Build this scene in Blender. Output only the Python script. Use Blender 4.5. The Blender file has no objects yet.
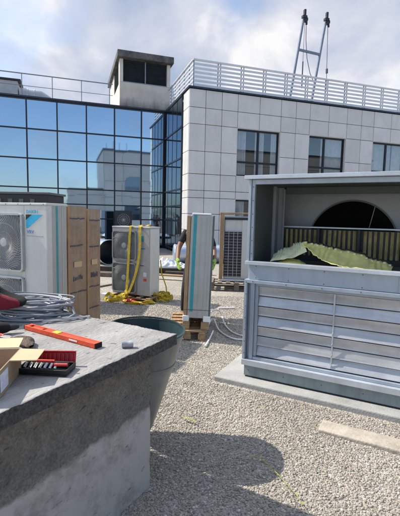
import bpy, bmesh, math, random
import numpy as np
from mathutils import Vector, Matrix, noise, Quaternion
R = math.radians
random.seed(7)
sc = bpy.context.scene
col = sc.collection

# ------------------------------------------------------------------ helpers
class MB:
    """collects shapes into one mesh"""
    def __init__(s): s.v = []; s.f = []; s.m = []; s.mi = 0
    def add(s, vs, fs):
        o = len(s.v); s.v += [tuple(v) for v in vs]
        for f in fs: s.f.append(tuple(i + o for i in f)); s.m.append(s.mi)
        return s
    def mat(s, i): s.mi = i; return s
    def box(s, x0, x1, y0, y1, z0, z1):
        return s.add([(x0,y0,z0),(x1,y0,z0),(x1,y1,z0),(x0,y1,z0),(x0,y0,z1),(x1,y0,z1),(x1,y1,z1),(x0,y1,z1)],
                     [(0,3,2,1),(4,5,6,7),(0,1,5,4),(1,2,6,5),(2,3,7,6),(3,0,4,7)])
    def bar(s, a, b, w, h, up=(0,0,1)):
        """rectangular bar from a to b, w wide (sideways) and h tall (along up)"""
        a = Vector(a); b = Vector(b); d = (b-a).normalized(); up = Vector(up)
        if abs(d.dot(up)) > .98: up = Vector((0,1,0))
        sd = d.cross(up).normalized()*(w/2); u = sd.cross(d).normalized()*(h/2)
        vs = [a-sd-u, a+sd-u, a+sd+u, a-sd+u, b-sd-u, b+sd-u, b+sd+u, b-sd+u]
        return s.add(vs, [(0,1,2,3),(7,6,5,4),(0,4,5,1),(1,5,6,2),(2,6,7,3),(3,7,4,0)])
    def tube(s, pts, r, n=8, closed=False, caps=True):
        P = [Vector(p) for p in pts]; k = len(P)
        rs = r if isinstance(r, (list, tuple)) else [r]*k
        vs = []; fs = []; prev = None
        for i in range(k):
            if closed: t = (P[(i+1) % k] - P[i-1])
            else: t = P[min(i+1,k-1)] - P[max(i-1,0)]
            t = t.normalized() if t.length > 1e-9 else Vector((0,0,1))
            if prev is None:
                a = Vector((0,0,1)) if abs(t.z) < .9 else Vector((1,0,0))
                x = t.cross(a).normalized()
            else:
                x = prev - t*prev.dot(t)
                x = x.normalized() if x.length > 1e-6 else t.orthogonal().normalized()
            prev = x; y = t.cross(x)
            for j in range(n):
                an = 2*math.pi*j/n
                vs.append(P[i] + (x*math.cos(an) + y*math.sin(an))*rs[i])
        for i in range(k if closed else k-1):
            i2 = (i+1) % k
            for j in range(n):
                fs.append((i*n+j, i*n+(j+1)%n, i2*n+(j+1)%n, i2*n+j))
        if caps and not closed:
            fs.append(tuple(reversed(range(n)))); fs.append(tuple((k-1)*n+j for j in range(n)))
        return s.add(vs, fs)
    def ribbon(s, pts, w, t, side):
        """flat strap along pts; side = width direction"""
        P = [Vector(p) for p in pts]; k = len(P); vs = []; fs = []
        for i in range(k):
            tg = (P[min(i+1,k-1)] - P[max(i-1,0)]).normalized()
            sd = Vector(side(i) if callable(side) else side); sd = (sd - tg*sd.dot(tg)).normalized()
            nn = tg.cross(sd)
            for a, b in ((-1,-1),(1,-1),(1,1),(-1,1)):
                vs.append(P[i] + sd*a*w/2 + nn*b*t/2)
        for i in range(k-1):
            for j in range(4): fs.append((i*4+j, i*4+(j+1)%4, (i+1)*4+(j+1)%4, (i+1)*4+j))
        fs += [(3,2,1,0), tuple((k-1)*4+j for j in range(4))]
        return s.add(vs, fs)
    def prism(s, poly, d):
        """polygon (3D points) extruded by the vector d"""
        n = len(poly); d = Vector(d); vs = [Vector(p) for p in poly] + [Vector(p)+d for p in poly]
        fs = [tuple(reversed(range(n))), tuple(range(n, 2*n))]
        for i in range(n): fs.append((i, (i+1)%n, n+(i+1)%n, n+i))
        return s.add(vs, fs)
    def lathe(s, prof, n=32, c=(0,0,0), axis='z', closed=False):
        vs = []; fs = []; k = len(prof)
        for r, z in prof:
            for j in range(n):
                a = 2*math.pi*j/n; x, y = r*math.cos(a), r*math.sin(a)
                p = (x,y,z) if axis == 'z' else ((x,z,y) if axis == 'y' else (z,x,y))
                vs.append((c[0]+p[0], c[1]+p[1], c[2]+p[2]))
        for i in range(k if closed else k-1):
            i2 = (i+1)%k
            for j in range(n): fs.append((i*n+j, i*n+(j+1)%n, i2*n+(j+1)%n, i2*n+j))
        return s.add(vs, fs)
    def grid(s, fn, nu, nv):
        vs = [fn(i/nu, j/nv) for j in range(nv+1) for i in range(nu+1)]
        fs = [(j*(nu+1)+i, j*(nu+1)+i+1, (j+1)*(nu+1)+i+1, (j+1)*(nu+1)+i) for j in range(nv) for i in range(nu)]
        return s.add(vs, fs)
    def build(s, name, mats, parent=None, smooth=False, bevel=0, solid=0, segs=2, angle=35):
        me = bpy.data.meshes.new(name); me.from_pydata(s.v, [], s.f)
        bm = bmesh.new(); bm.from_mesh(me); bmesh.ops.recalc_face_normals(bm, faces=bm.faces); bm.to_mesh(me); bm.free()
        mats = mats if isinstance(mats, (list, tuple)) else [mats]
        for m in mats: me.materials.append(m)
        if len(mats) > 1: me.polygons.foreach_set('material_index', s.m)
        if smooth:
            me.polygons.foreach_set('use_smooth', [True]*len(me.polygons))
            me.set_sharp_from_angle(angle=R(angle))
        o = bpy.data.objects.new(name, me); col.objects.link(o)
        if parent: o.parent = parent
        if solid:
            md = o.modifiers.new('Solidify', 'SOLIDIFY'); md.thickness = solid; md.offset = 0
        if bevel:
            md = o.modifiers.new('Bevel', 'BEVEL'); md.width = bevel; md.segments = segs; md.limit_method = 'ANGLE'; md.angle_limit = R(40)
            md.harden_normals = False
        return o

def tag(o, label=None, cat=None, group=None, kind=None):
    if label: o['label'] = label
    if cat: o['category'] = cat
    if group: o['group'] = group
    if kind: o['kind'] = kind
    return o
def thing(name, label, cat, loc=(0,0,0), rz=0, group=None):
    o = bpy.data.objects.new(name, None); col.objects.link(o)
    o.location = loc; o.rotation_euler = (0,0,rz); o.empty_display_size = .1
    return tag(o, label, cat, group)
def children(o): return [c for c in bpy.data.objects if c.parent == o]
def copy_tree(o, parent=None):
    c = o.copy(); col.objects.link(c); c.parent = parent
    for ch in children(o): copy_tree(ch, c)
    return c

# ------------------------------------------------------------------ materials
def mat(name, c, rough=.6, metal=0, var=.12, scale=6, bump=0, bscale=80, spec=.5, c2=None, coat=0, stretch=None, trans=0, alpha=1):
    """principled with noise-driven colour variation and bump"""
    m = bpy.data.materials.new(name); m.use_nodes = True; nt = m.node_tree; N = nt.nodes; L = nt.links
    b = N['Principled BSDF']; b.inputs['Roughness'].default_value = rough; b.inputs['Metallic'].default_value = metal
    b.inputs['Specular IOR Level'].default_value = spec
    if coat: b.inputs['Coat Weight'].default_value = coat
    if trans: b.inputs['Transmission Weight'].default_value = trans
    b.inputs['Alpha'].default_value = alpha
    tc = N.new('ShaderNodeTexCoord'); vec = tc.outputs['Object']
    if stretch:
        mp = N.new('ShaderNodeMapping'); mp.inputs['Scale'].default_value = stretch; L.new(vec, mp.inputs['Vector']); vec = mp.outputs[0]
    n1 = N.new('ShaderNodeTexNoise'); n1.inputs['Scale'].default_value = scale; n1.inputs['Detail'].default_value = 8; n1.inputs['Roughness'].default_value = .65
    L.new(vec, n1.inputs['Vector'])
    rp = N.new('ShaderNodeValToRGB'); rp.color_ramp.elements[0].position = .32; rp.color_ramp.elements[1].position = .68
    c = tuple(c)[:3]; d = c2 if c2 else tuple(x*(1-2*var) for x in c)
    rp.color_ramp.elements[0].color = (*d, 1); rp.color_ramp.elements[1].color = (*[min(1, x*(1+ (0 if c2 else var*.5))) for x in c], 1)
    L.new(n1.outputs['Fac'], rp.inputs['Fac']); L.new(rp.outputs['Color'], b.inputs['Base Color'])
    mr = N.new('ShaderNodeMapRange'); mr.inputs['To Min'].default_value = max(0, rough-.1); mr.inputs['To Max'].default_value = min(1, rough+.1)
    L.new(n1.outputs['Fac'], mr.inputs['Value']); L.new(mr.outputs[0], b.inputs['Roughness'])
    if bump:
        n2 = N.new('ShaderNodeTexNoise'); n2.inputs['Scale'].default_value = bscale; n2.inputs['Detail'].default_value = 6
        L.new(vec, n2.inputs['Vector'])
        bp = N.new('ShaderNodeBump'); bp.inputs['Strength'].default_value = bump; bp.inputs['Distance'].default_value = .02
        L.new(n2.outputs['Fac'], bp.inputs['Height']); L.new(bp.outputs[0], b.inputs['Normal'])
    return m

M = {}
M['unit_worn'] = mat('greyish_sheet_metal', (.44,.44,.415), .45, 0, .09, 2.5)
M['galv'] = mat('painted_steel', (.42,.48,.56), .38, .25, .10, 2.2, .04, 14)
M['galv_bright'] = mat('galvanised_flange', (.60,.65,.71), .34, .35, .10, 3, .04, 18)
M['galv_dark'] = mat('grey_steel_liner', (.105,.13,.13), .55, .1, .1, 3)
M['rail_steel'] = mat('base_rail_steel', (.28,.34,.36), .5, .2, .12, 4)
M['blade'] = mat('aluminium_blade', (.60,.61,.625), .36, .35, .14, 2.0, .05, 8, stretch=(.8,5,5))
M['liner'] = mat('liner_panel', (.36,.39,.42), .5, .2, .08, 3)
M['black'] = mat('black_plastic', (.012,.012,.014), .5, 0, .2, 20)
M['void'] = mat('painted_hole_dark', (.006,.006,.007), .9, 0, .2, 4, spec=.05)
M['dark'] = mat('dark_metal', (.03,.033,.04), .5, .2, .2, 8)
M['filter'] = mat('filter_fleece', (.58,.50,.24), .95, 0, .2, 10, .4, 200)
M['filter_pale'] = mat('filter_mat', (.86,.80,.24), .9, 0, .15, 14, .25, 120, c2=(.72,.68,.30))
M['filter_edge'] = mat('filter_edge', (.70,.73,.46), .9, 0, .15, 12)
M['unit'] = mat('ivory_sheet_metal', (.64,.65,.62), .42, 0, .05, 2.5)
M['unit_grey'] = mat('grey_sheet_metal', (.43,.45,.44), .45, 0, .07, 2.5)
M['grille'] = mat('grey_fan_guard', (.30,.32,.32), .5, 0, .08, 8)
M['grille_pale'] = mat('pale_fan_guard', (.48,.50,.50), .5, 0, .08, 8)
M['fan'] = mat('fan_plastic', (.19,.20,.20), .5, 0, .1, 8)
M['teal'] = mat('teal_tape', (.03,.32,.38), .4, 0, .08, 8)
M['cyan'] = mat('cyan_print', (.02,.45,.75), .4, 0, .03, 8)
M['blue'] = mat('blue_print', (.05,.22,.60), .4, 0, .03, 8)
M['card'] = mat('cardboard', (.42,.27,.15), .85, 0, .12, 5, .15, 60)
M['card_worn'] = mat('worn_cardboard', (.385,.295,.215), .40, 0, .2, 3.5, .6, 16, c2=(.26,.195,.14))
M['card_pale'] = mat('pale_cardboard', (.60,.44,.27), .85, 0, .06, 6, .1, 60)
M['card_shade'] = mat('shaded_cardboard', (.36,.26,.17), .85, 0, .1, 6, .1, 60)  # darker copy of the cardboard, shade of the box sides put into the colour
M['wood'] = mat('pallet_wood', (.42,.28,.15), .8, 0, .25, 4, .3, 30, stretch=(1,8,8))
M['wood_grey'] = mat('weathered_wood', (.22,.18,.14), .85, 0, .3, 4, .3, 30, stretch=(1,8,8))
M['wood_dark'] = mat('dark_timber', (.07,.055,.045), .85, 0, .3, 4, .3, 30)
M['foam'] = mat('polystyrene', (.80,.82,.82), .8, 0, .04, 20, .2, 150)
M['white'] = mat('white_plastic', (.75,.76,.77), .45, 0, .05, 10)
M['sheet'] = mat('white_sheeting', (.70,.73,.76), .4, 0, .08, 6)
M['yellow'] = mat('yellow_webbing', (.68,.50,.035), .8, 0, .2, 22, .5, 260)
M['orange'] = mat('orange_paint', (.72,.075,.018), .45, 0, .16, 22, .1, 60)
M['vial'] = mat('vial_fluid', (.55,.75,.05), .2, 0, .05, 10)
M['red'] = mat('red_plastic', (.50,.015,.02), .35, 0, .1, 20)
M['red_grip'] = mat('red_grip', (.65,.04,.035), .45, 0, .1, 20)
M['chrome'] = mat('chromed_steel', (.60,.61,.63), .42, .85, .05, 10)
M['cable'] = mat('grey_cable', (.36,.38,.41), .5, 0, .15, 8)
M['cable_dark'] = mat('dark_grey_cable', (.12,.14,.18), .5, 0, .15, 8)
M['fabric_black'] = mat('black_fabric', (.012,.011,.013), .9, 0, .3, 30, .4, 300)
M['fabric_red'] = mat('dark_red_fabric', (.22,.012,.03), .9, 0, .2, 30, .4, 300)
M['leather'] = mat('brown_leather', (.10,.065,.045), .75, 0, .3, 25, .5, 80)
M['tub'] = mat('grey_green_plastic', (.21,.225,.225), .35, 0, .08, 5, .15, 10)
M['tub_clear'] = mat('smoky_clear_plastic', (.25,.262,.258), .3, 0, .12, 6, .2, 8, alpha=.84)
M['tub_in'] = mat('dark_teal_plastic', (.028,.055,.06), .4, 0, .1, 6)
M['duct'] = mat('spiral_duct_steel', (.52,.62,.74), .33, .6, .08, 6)
M['skin'] = mat('skin', (.23,.12,.075), .55, 0, .1, 20)
M['shirt'] = mat('dark_shirt', (.02,.022,.028), .9, 0, .2, 20, .3, 200)
M['trouser'] = mat('dark_trousers', (.025,.027,.035), .9, 0, .2, 20, .3, 200)
M['glove'] = mat('lime_glove', (.34,.55,.10), .8, 0, .25, 25, .4, 120)
M['hair'] = mat('dark_hair', (.012,.009,.007), .7, 0, .2, 60)
M['eye'] = mat('eye', (.05,.03,.02), .2)
M['stem'] = mat('weed_stem', (.33,.36,.10), .6, 0, .15, 30)
M['tile'] = mat('stone_tile', (.70,.69,.685), .55, 0, .05, 1.3, .05, 40)
def island(m, lo, hi):
    nt = m.node_tree; N = nt.nodes; L = nt.links; b = N['Principled BSDF']; src = b.inputs['Base Color']
    if src.links: sk = src.links[0].from_socket
    else:
        q = N.new('ShaderNodeRGB'); q.outputs[0].default_value = src.default_value[:]; sk = q.outputs[0]
    g = N.new('ShaderNodeNewGeometry'); r = N.new('ShaderNodeMapRange'); r.inputs['To Min'].default_value = lo; r.inputs['To Max'].default_value = hi
    L.new(g.outputs['Random Per Island'], r.inputs['Value'])
    v = N.new('ShaderNodeVectorMath'); v.operation = 'SCALE'; L.new(sk, v.inputs[0]); L.new(r.outputs[0], v.inputs['Scale']); L.new(v.outputs[0], src)
def streaks(m, amt, sc_=(2.2,2.2,.22)):
    nt = m.node_tree; N = nt.nodes; L = nt.links; b = N['Principled BSDF']; src = b.inputs['Base Color']; sk = src.links[0].from_socket
    tc = [n for n in N if n.type == 'TEX_COORD'][0]; mp = N.new('ShaderNodeMapping'); mp.inputs['Scale'].default_value = sc_; L.new(tc.outputs['Object'], mp.inputs[0])
    n = N.new('ShaderNodeTexNoise'); n.inputs['Scale'].default_value = 3; n.inputs['Detail'].default_value = 7; n.inputs['Roughness'].default_value = .65; L.new(mp.outputs[0], n.inputs['Vector'])
    r = N.new('ShaderNodeMapRange'); r.inputs['From Min'].default_value = .35; r.inputs['From Max'].default_value = .7; r.inputs['To Min'].default_value = 1; r.inputs['To Max'].default_value = 1-amt; L.new(n.outputs['Fac'], r.inputs['Value'])
    v = N.new('ShaderNodeVectorMath'); v.operation = 'SCALE'; L.new(sk, v.inputs[0]); L.new(r.outputs[0], v.inputs['Scale']); L.new(v.outputs[0], src)
island(M['tile'], .92, 1.04); streaks(M['tile'], .09, (1.2,1.2,.35))
streaks(M['galv'], .14, (3,3,.5)); streaks(M['galv_bright'], .10, (3,3,.6)); streaks(M['blade'], .16, (3,3,1.2)); streaks(M['unit'], .10, (3,3,.4)); streaks(M['unit_grey'], .10, (3,3,.4)); streaks(M['card_worn'], .22, (6,6,1.2)); streaks(M['tub'], .25, (5,5,.8)); streaks(M['rail_steel'], .25, (4,4,.8))
M['backing'] = mat('joint_backing', (.10,.10,.11), .8, 0, .1, 6)
M['mullion'] = mat('navy_mullion', (.012,.016,.03), .35, .2, .1, 6)
M['coping'] = mat('dark_coping', (.04,.05,.075), .4, .4, .1, 6)
M['rail_white'] = mat('pale_metal_slats', (.66,.69,.73), .4, .2, .05, 4)
M['rail_grey'] = mat('grey_pipe', (.24,.26,.30), .45, .4, .06, 6)
M['blind'] = mat('window_blinds', (.54,.57,.59), .8, 0, .1, 6)
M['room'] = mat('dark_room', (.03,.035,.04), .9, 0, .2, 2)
M['roofing'] = mat('roof_felt', (.20,.20,.20), .9, 0, .15, 3, .2, 40)
M['hutwall'] = mat('cream_render', (.68,.64,.57), .8, 0, .1, 1.2, .1, 30)
M['hutslab'] = mat('weathered_concrete', (.17,.165,.16), .85, 0, .3, 2.5, .3, 25, c2=(.04,.04,.045))
M['mesh'] = mat('dark_louvre', (.035,.05,.06), .5, .1, .15, 6)
M['davit'] = mat('davit_steel', (.22,.25,.31), .4, .5, .08, 6)
M['rope'] = mat('grey_rope', (.12,.13,.16), .8)
M['kerb'] = mat('pale_concrete', (.37,.37,.355), .85, 0, .12, 5, .25, 60)
M['plank'] = mat('dusty_concrete_plank', (.46,.41,.34), .9, 0, .16, 9, .35, 50)
M['boxgrey'] = mat('roof_box_grey', (.50,.52,.55), .5, .1, .1, 3)
M['bitumen'] = mat('bitumen_edge', (.13,.13,.125), .8, 0, .3, 55, 1.0, 90, c2=(.018,.018,.019))
M['backpanel'] = mat('far_block_panel', (.27,.28,.29), .7, 0, .06, .6)
M['label'] = mat('paper_label', (.72,.74,.80), .6, 0, .08, 40, c2=(.45,.5,.66))
M['ink'] = mat('tape_print', (.05,.07,.14), .6)

def gravel_mat(name, per_island):
    m = bpy.data.materials.new(name); m.use_nodes = True; nt = m.node_tree; N = nt.nodes; L = nt.links
    b = N['Principled BSDF']; b.inputs['Roughness'].default_value = .85; b.inputs['Specular IOR Level'].default_value = .25
    tc = N.new('ShaderNodeTexCoord')
    rp = N.new('ShaderNodeValToRGB'); cr = rp.color_ramp
    cols = [(0,(.15,.134,.116)),(.08,(.265,.235,.195)),(.38,(.355,.316,.262)),(.66,(.415,.375,.315)),(.86,(.375,.36,.335)),(1,(.57,.545,.495))]
    while len(cr.elements) < len(cols): cr.elements.new(.5)
    for e,(p,c) in zip(cr.elements, cols): e.position = p; e.color = (*c,1)
    big = N.new('ShaderNodeTexNoise'); big.inputs['Scale'].default_value = .9; big.inputs['Detail'].default_value = 5
    L.new(tc.outputs['Object'], big.inputs['Vector'])
    mr = N.new('ShaderNodeMapRange'); mr.inputs['From Min'].default_value = .3; mr.inputs['From Max'].default_value = .7; mr.inputs['To Min'].default_value = .84; mr.inputs['To Max'].default_value = 1.12
    L.new(big.outputs['Fac'], mr.inputs['Value'])
    mul = N.new('ShaderNodeVectorMath'); mul.operation = 'SCALE'
    if per_island:
        g = N.new('ShaderNodeNewGeometry'); L.new(g.outputs['Random Per Island'], rp.inputs['Fac'])
    else:
        v = N.new('ShaderNodeTexVoronoi'); v.inputs['Scale'].default_value = 68
        L.new(tc.outputs['Object'], v.inputs['Vector'])
        sx = N.new('ShaderNodeSeparateColor'); L.new(v.outputs['Color'], sx.inputs[0]); L.new(sx.outputs[0], rp.inputs['Fac'])
        bp = N.new('ShaderNodeBump'); bp.inputs['Strength'].default_value = .8; bp.inputs['Distance'].default_value = .014; bp.invert = True
        L.new(v.outputs['Distance'], bp.inputs['Height']); L.new(bp.outputs[0], b.inputs['Normal'])
    L.new(rp.outputs['Color'], mul.inputs[0]); L.new(mr.outputs[0], mul.inputs['Scale']); L.new(mul.outputs[0], b.inputs['Base Color'])
    return m
M['gravel'] = gravel_mat('gravel_bed', False)
M['stones'] = gravel_mat('pebble', True)

def wall_mat():
    """rough dark mortar above an uneven line, smoother pale coating below it"""
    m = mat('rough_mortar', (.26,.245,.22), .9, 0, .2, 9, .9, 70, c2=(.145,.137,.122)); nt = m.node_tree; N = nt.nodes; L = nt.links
    b = N['Principled BSDF']; src = b.inputs['Base Color'].links[0].from_socket
    tc = [n for n in N if n.type == 'TEX_COORD'][0]
    sp = N.new('ShaderNodeSeparateXYZ'); L.new(tc.outputs['Object'], sp.inputs[0])
    n = N.new('ShaderNodeTexNoise'); n.inputs['Scale'].default_value = 9; n.inputs['Detail'].default_value = 6; n.inputs['Roughness'].default_value = .6
    L.new(tc.outputs['Object'], n.inputs['Vector'])
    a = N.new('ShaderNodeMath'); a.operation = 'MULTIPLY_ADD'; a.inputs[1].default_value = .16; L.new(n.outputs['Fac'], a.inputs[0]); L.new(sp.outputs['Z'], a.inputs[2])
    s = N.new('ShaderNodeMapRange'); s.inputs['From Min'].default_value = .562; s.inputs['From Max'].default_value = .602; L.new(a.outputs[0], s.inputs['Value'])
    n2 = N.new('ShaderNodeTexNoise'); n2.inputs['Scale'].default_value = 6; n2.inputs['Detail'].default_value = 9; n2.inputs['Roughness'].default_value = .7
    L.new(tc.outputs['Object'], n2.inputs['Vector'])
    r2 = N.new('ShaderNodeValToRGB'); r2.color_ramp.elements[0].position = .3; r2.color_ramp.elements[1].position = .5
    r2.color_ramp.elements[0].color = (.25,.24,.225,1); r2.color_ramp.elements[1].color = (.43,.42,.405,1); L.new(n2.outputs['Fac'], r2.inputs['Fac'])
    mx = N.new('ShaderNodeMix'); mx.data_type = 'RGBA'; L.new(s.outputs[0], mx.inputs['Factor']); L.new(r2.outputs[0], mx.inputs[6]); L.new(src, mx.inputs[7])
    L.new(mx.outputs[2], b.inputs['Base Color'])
    n3 = N.new('ShaderNodeTexNoise'); n3.inputs['Scale'].default_value = 75; n3.inputs['Detail'].default_value = 5; n3.inputs['Roughness'].default_value = .7; L.new(tc.outputs['Object'], n3.inputs['Vector'])
    r3 = N.new('ShaderNodeMapRange'); r3.inputs['From Min'].default_value = .35; r3.inputs['From Max'].default_value = .62; r3.inputs['To Min'].default_value = .66; r3.inputs['To Max'].default_value = 1.12; L.new(n3.outputs['Fac'], r3.inputs['Value'])
    k3 = N.new('ShaderNodeMix'); k3.data_type = 'FLOAT'; L.new(s.outputs[0], k3.inputs[0]); k3.inputs[2].default_value = 1; L.new(r3.outputs[0], k3.inputs[3])
    v3 = N.new('ShaderNodeVectorMath'); v3.operation = 'SCALE'; L.new(mx.outputs[2], v3.inputs[0]); L.new(k3.outputs[0], v3.inputs['Scale']); L.new(v3.outputs[0], b.inputs['Base Color'])
    mp5 = N.new('ShaderNodeMapping'); mp5.inputs['Rotation'].default_value = (R(35),0,0); mp5.inputs['Scale'].default_value = (1,7,22); L.new(tc.outputs['Object'], mp5.inputs[0])
    n5 = N.new('ShaderNodeTexNoise'); n5.inputs['Scale'].default_value = 2.2; n5.inputs['Detail'].default_value = 6; L.new(mp5.outputs[0], n5.inputs['Vector'])
    r5 = N.new('ShaderNodeMapRange'); r5.inputs['From Min'].default_value = .64; r5.inputs['From Max'].default_value = .72; r5.inputs['To Min'].default_value = 1; r5.inputs['To Max'].default_value = .45; L.new(n5.outputs['Fac'], r5.inputs['Value'])
    v5 = N.new('ShaderNodeVectorMath'); v5.operation = 'SCALE'; L.new(v3.outputs[0], v5.inputs[0]); L.new(r5.outputs[0], v5.inputs['Scale']); L.new(v5.outputs[0], b.inputs['Base Color'])
    bp = [q for q in N if q.type == 'BUMP'][0]
    st = N.new('ShaderNodeMapRange'); st.inputs['To Min'].default_value = .12; st.inputs['To Max'].default_value = 1; L.new(s.outputs[0], st.inputs['Value']); L.new(st.outputs[0], bp.inputs['Strength'])
    return m
M['blockwall'] = wall_mat()
def slab_mat():
    m = mat('screeded_concrete', (.36,.35,.335), .85, 0, .1, 4.5, .55, 60, c2=(.20,.197,.19), stretch=(1,.45,1)); nt = m.node_tree; N = nt.nodes; L = nt.links
    b = N['Principled BSDF']; src = b.inputs['Base Color'].links[0].from_socket; tc = [n for n in N if n.type == 'TEX_COORD'][0]
    n = N.new('ShaderNodeTexNoise'); n.inputs['Scale'].default_value = 16; n.inputs['Detail'].default_value = 4; L.new(tc.outputs['Object'], n.inputs['Vector'])
    s = N.new('ShaderNodeMapRange'); s.inputs['From Min'].default_value = .66; s.inputs['From Max'].default_value = .72; L.new(n.outputs['Fac'], s.inputs['Value'])
    mx = N.new('ShaderNodeMix'); mx.data_type = 'RGBA'; L.new(s.outputs[0], mx.inputs['Factor']); L.new(src, mx.inputs[6]); mx.inputs[7].default_value = (.10,.10,.10,1)
    L.new(mx.outputs[2], b.inputs['Base Color'])
    return m
M['slab'] = slab_mat()
def streak_mat():
    """cream render with rain dirt rising from the foot and running below the sill"""
    m = mat('streaked_render', (.62,.58,.52), .8, 0, .1, 1.5, .1, 30); nt = m.node_tree; N = nt.nodes; L = nt.links
    b = N['Principled BSDF']; src = b.inputs['Base Color'].links[0].from_socket; tc = [n for n in N if n.type == 'TEX_COORD'][0]
    sp = N.new('ShaderNodeSeparateXYZ'); L.new(tc.outputs['Object'], sp.inputs[0])
    mp = N.new('ShaderNodeMapping'); mp.inputs['Scale'].default_value = (3,3,.5); L.new(tc.outputs['Object'], mp.inputs[0])
    n = N.new('ShaderNodeTexNoise'); n.inputs['Scale'].default_value = 1.6; n.inputs['Detail'].default_value = 6; L.new(mp.outputs[0], n.inputs['Vector'])
    a = N.new('ShaderNodeMath'); a.operation = 'MULTIPLY_ADD'; a.inputs[1].default_value = -.55; L.new(n.outputs['Fac'], a.inputs[0]); L.new(sp.outputs['Z'], a.inputs[2])
    s = N.new('ShaderNodeMapRange'); s.inputs['From Min'].default_value = -.16; s.inputs['From Max'].default_value = .42; L.new(a.outputs[0], s.inputs['Value'])
    mx = N.new('ShaderNodeMix'); mx.data_type = 'RGBA'; L.new(s.outputs[0], mx.inputs['Factor']); mx.inputs[6].default_value = (.14,.13,.12,1); L.new(src, mx.inputs[7])
    L.new(mx.outputs[2], b.inputs['Base Color'])
    return m
M['streak'] = streak_mat()

def text(body, size, m, parent, loc, rot, name='lettering', bold=0):
    cu = bpy.data.curves.new(name, 'FONT'); cu.body = body; cu.size = size; cu.extrude = .001; cu.offset = bold
    cu.align_x = 'LEFT'
    o = bpy.data.objects.new(name, cu); col.objects.link(o)
    bpy.context.view_layer.update()
    me = bpy.data.meshes.new_from_object(o.evaluated_get(bpy.context.evaluated_depsgraph_get()))
    bpy.data.objects.remove(o); bpy.data.curves.remove(cu)
    me.materials.clear(); me.materials.append(m)
    t = bpy.data.objects.new(name, me); col.objects.link(t); t.parent = parent; t.location = loc; t.rotation_euler = rot
    return t

# mirror-tinted curtain wall glass
def glass_mat(name, tint, base):
    m = bpy.data.materials.new(name); m.use_nodes = True; nt = m.node_tree; N = nt.nodes; L = nt.links
    b = N['Principled BSDF']; b.inputs['Base Color'].default_value = (*tint,1); b.inputs['Metallic'].default_value = 1; b.inputs['Roughness'].default_value = .028
    d = N.new('ShaderNodeBsdfDiffuse'); d.inputs['Color'].default_value = (*base,1)
    mx = N.new('ShaderNodeMixShader'); mx.inputs[0].default_value = .84
    L.new(d.outputs[0], mx.inputs[1]); L.new(b.outputs[0], mx.inputs[2]); L.new(mx.outputs[0], N['Material Output'].inputs['Surface'])
    tc = N.new('ShaderNodeTexCoord'); n = N.new('ShaderNodeTexNoise'); n.inputs['Scale'].default_value = .7; n.inputs['Detail'].default_value = 1
    L.new(tc.outputs['Object'], n.inputs['Vector'])
    bp = N.new('ShaderNodeBump'); bp.inputs['Strength'].default_value = .05; bp.inputs['Distance'].default_value = .012
    L.new(n.outputs['Fac'], bp.inputs['Height']); L.new(bp.outputs[0], b.inputs['Normal'])
    return m
M['mirror'] = glass_mat('blue_mirror_glass', (.46,.60,.76), (.03,.04,.06))
island(M['mirror'], .90, 1.06)
M['mirror_dark'] = glass_mat('dark_mirror_glass', (.26,.32,.40), (.015,.02,.03))
def pane_mat():
    m = bpy.data.materials.new('window_glass'); m.use_nodes = True; nt = m.node_tree; N = nt.nodes; L = nt.links
    N.remove(N['Principled BSDF'])
    g = N.new('ShaderNodeBsdfGlossy'); g.inputs['Color'].default_value = (.8,.85,.9,1); g.inputs['Roughness'].default_value = .01
    t = N.new('ShaderNodeBsdfTransparent'); t.inputs['Color'].default_value = (.80,.84,.87,1)
    mx = N.new('ShaderNodeMixShader'); mx.inputs[0].default_value = .16
    L.new(t.outputs[0], mx.inputs[1]); L.new(g.outputs[0], mx.inputs[2]); L.new(mx.outputs[0], N['Material Output'].inputs['Surface'])
    return m
M['pane'] = pane_mat()

# ------------------------------------------------------------------ ground
SUN = Vector((-.85, .27, 1)).normalized()
g = MB(); g.add([(-300,-300,0),(300,-300,0),(300,300,0),(-300,300,0)], [(0,1,2,3)])
tag(g.build('gravel_roof', M['gravel']), kind='structure')

# air handling unit frame of reference, block frame of reference
ARZ = R(-27.3); AE1 = Vector((math.cos(ARZ),math.sin(ARZ),0)); AE2 = Vector((-AE1.y,AE1.x,0)); AH = Vector((.462, 3.894, 0))
BS = Vector((-.128, 2.306, 0)); BN = Vector((-.494,-.869,0)); BF = Vector((-.869,.494,0))

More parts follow.
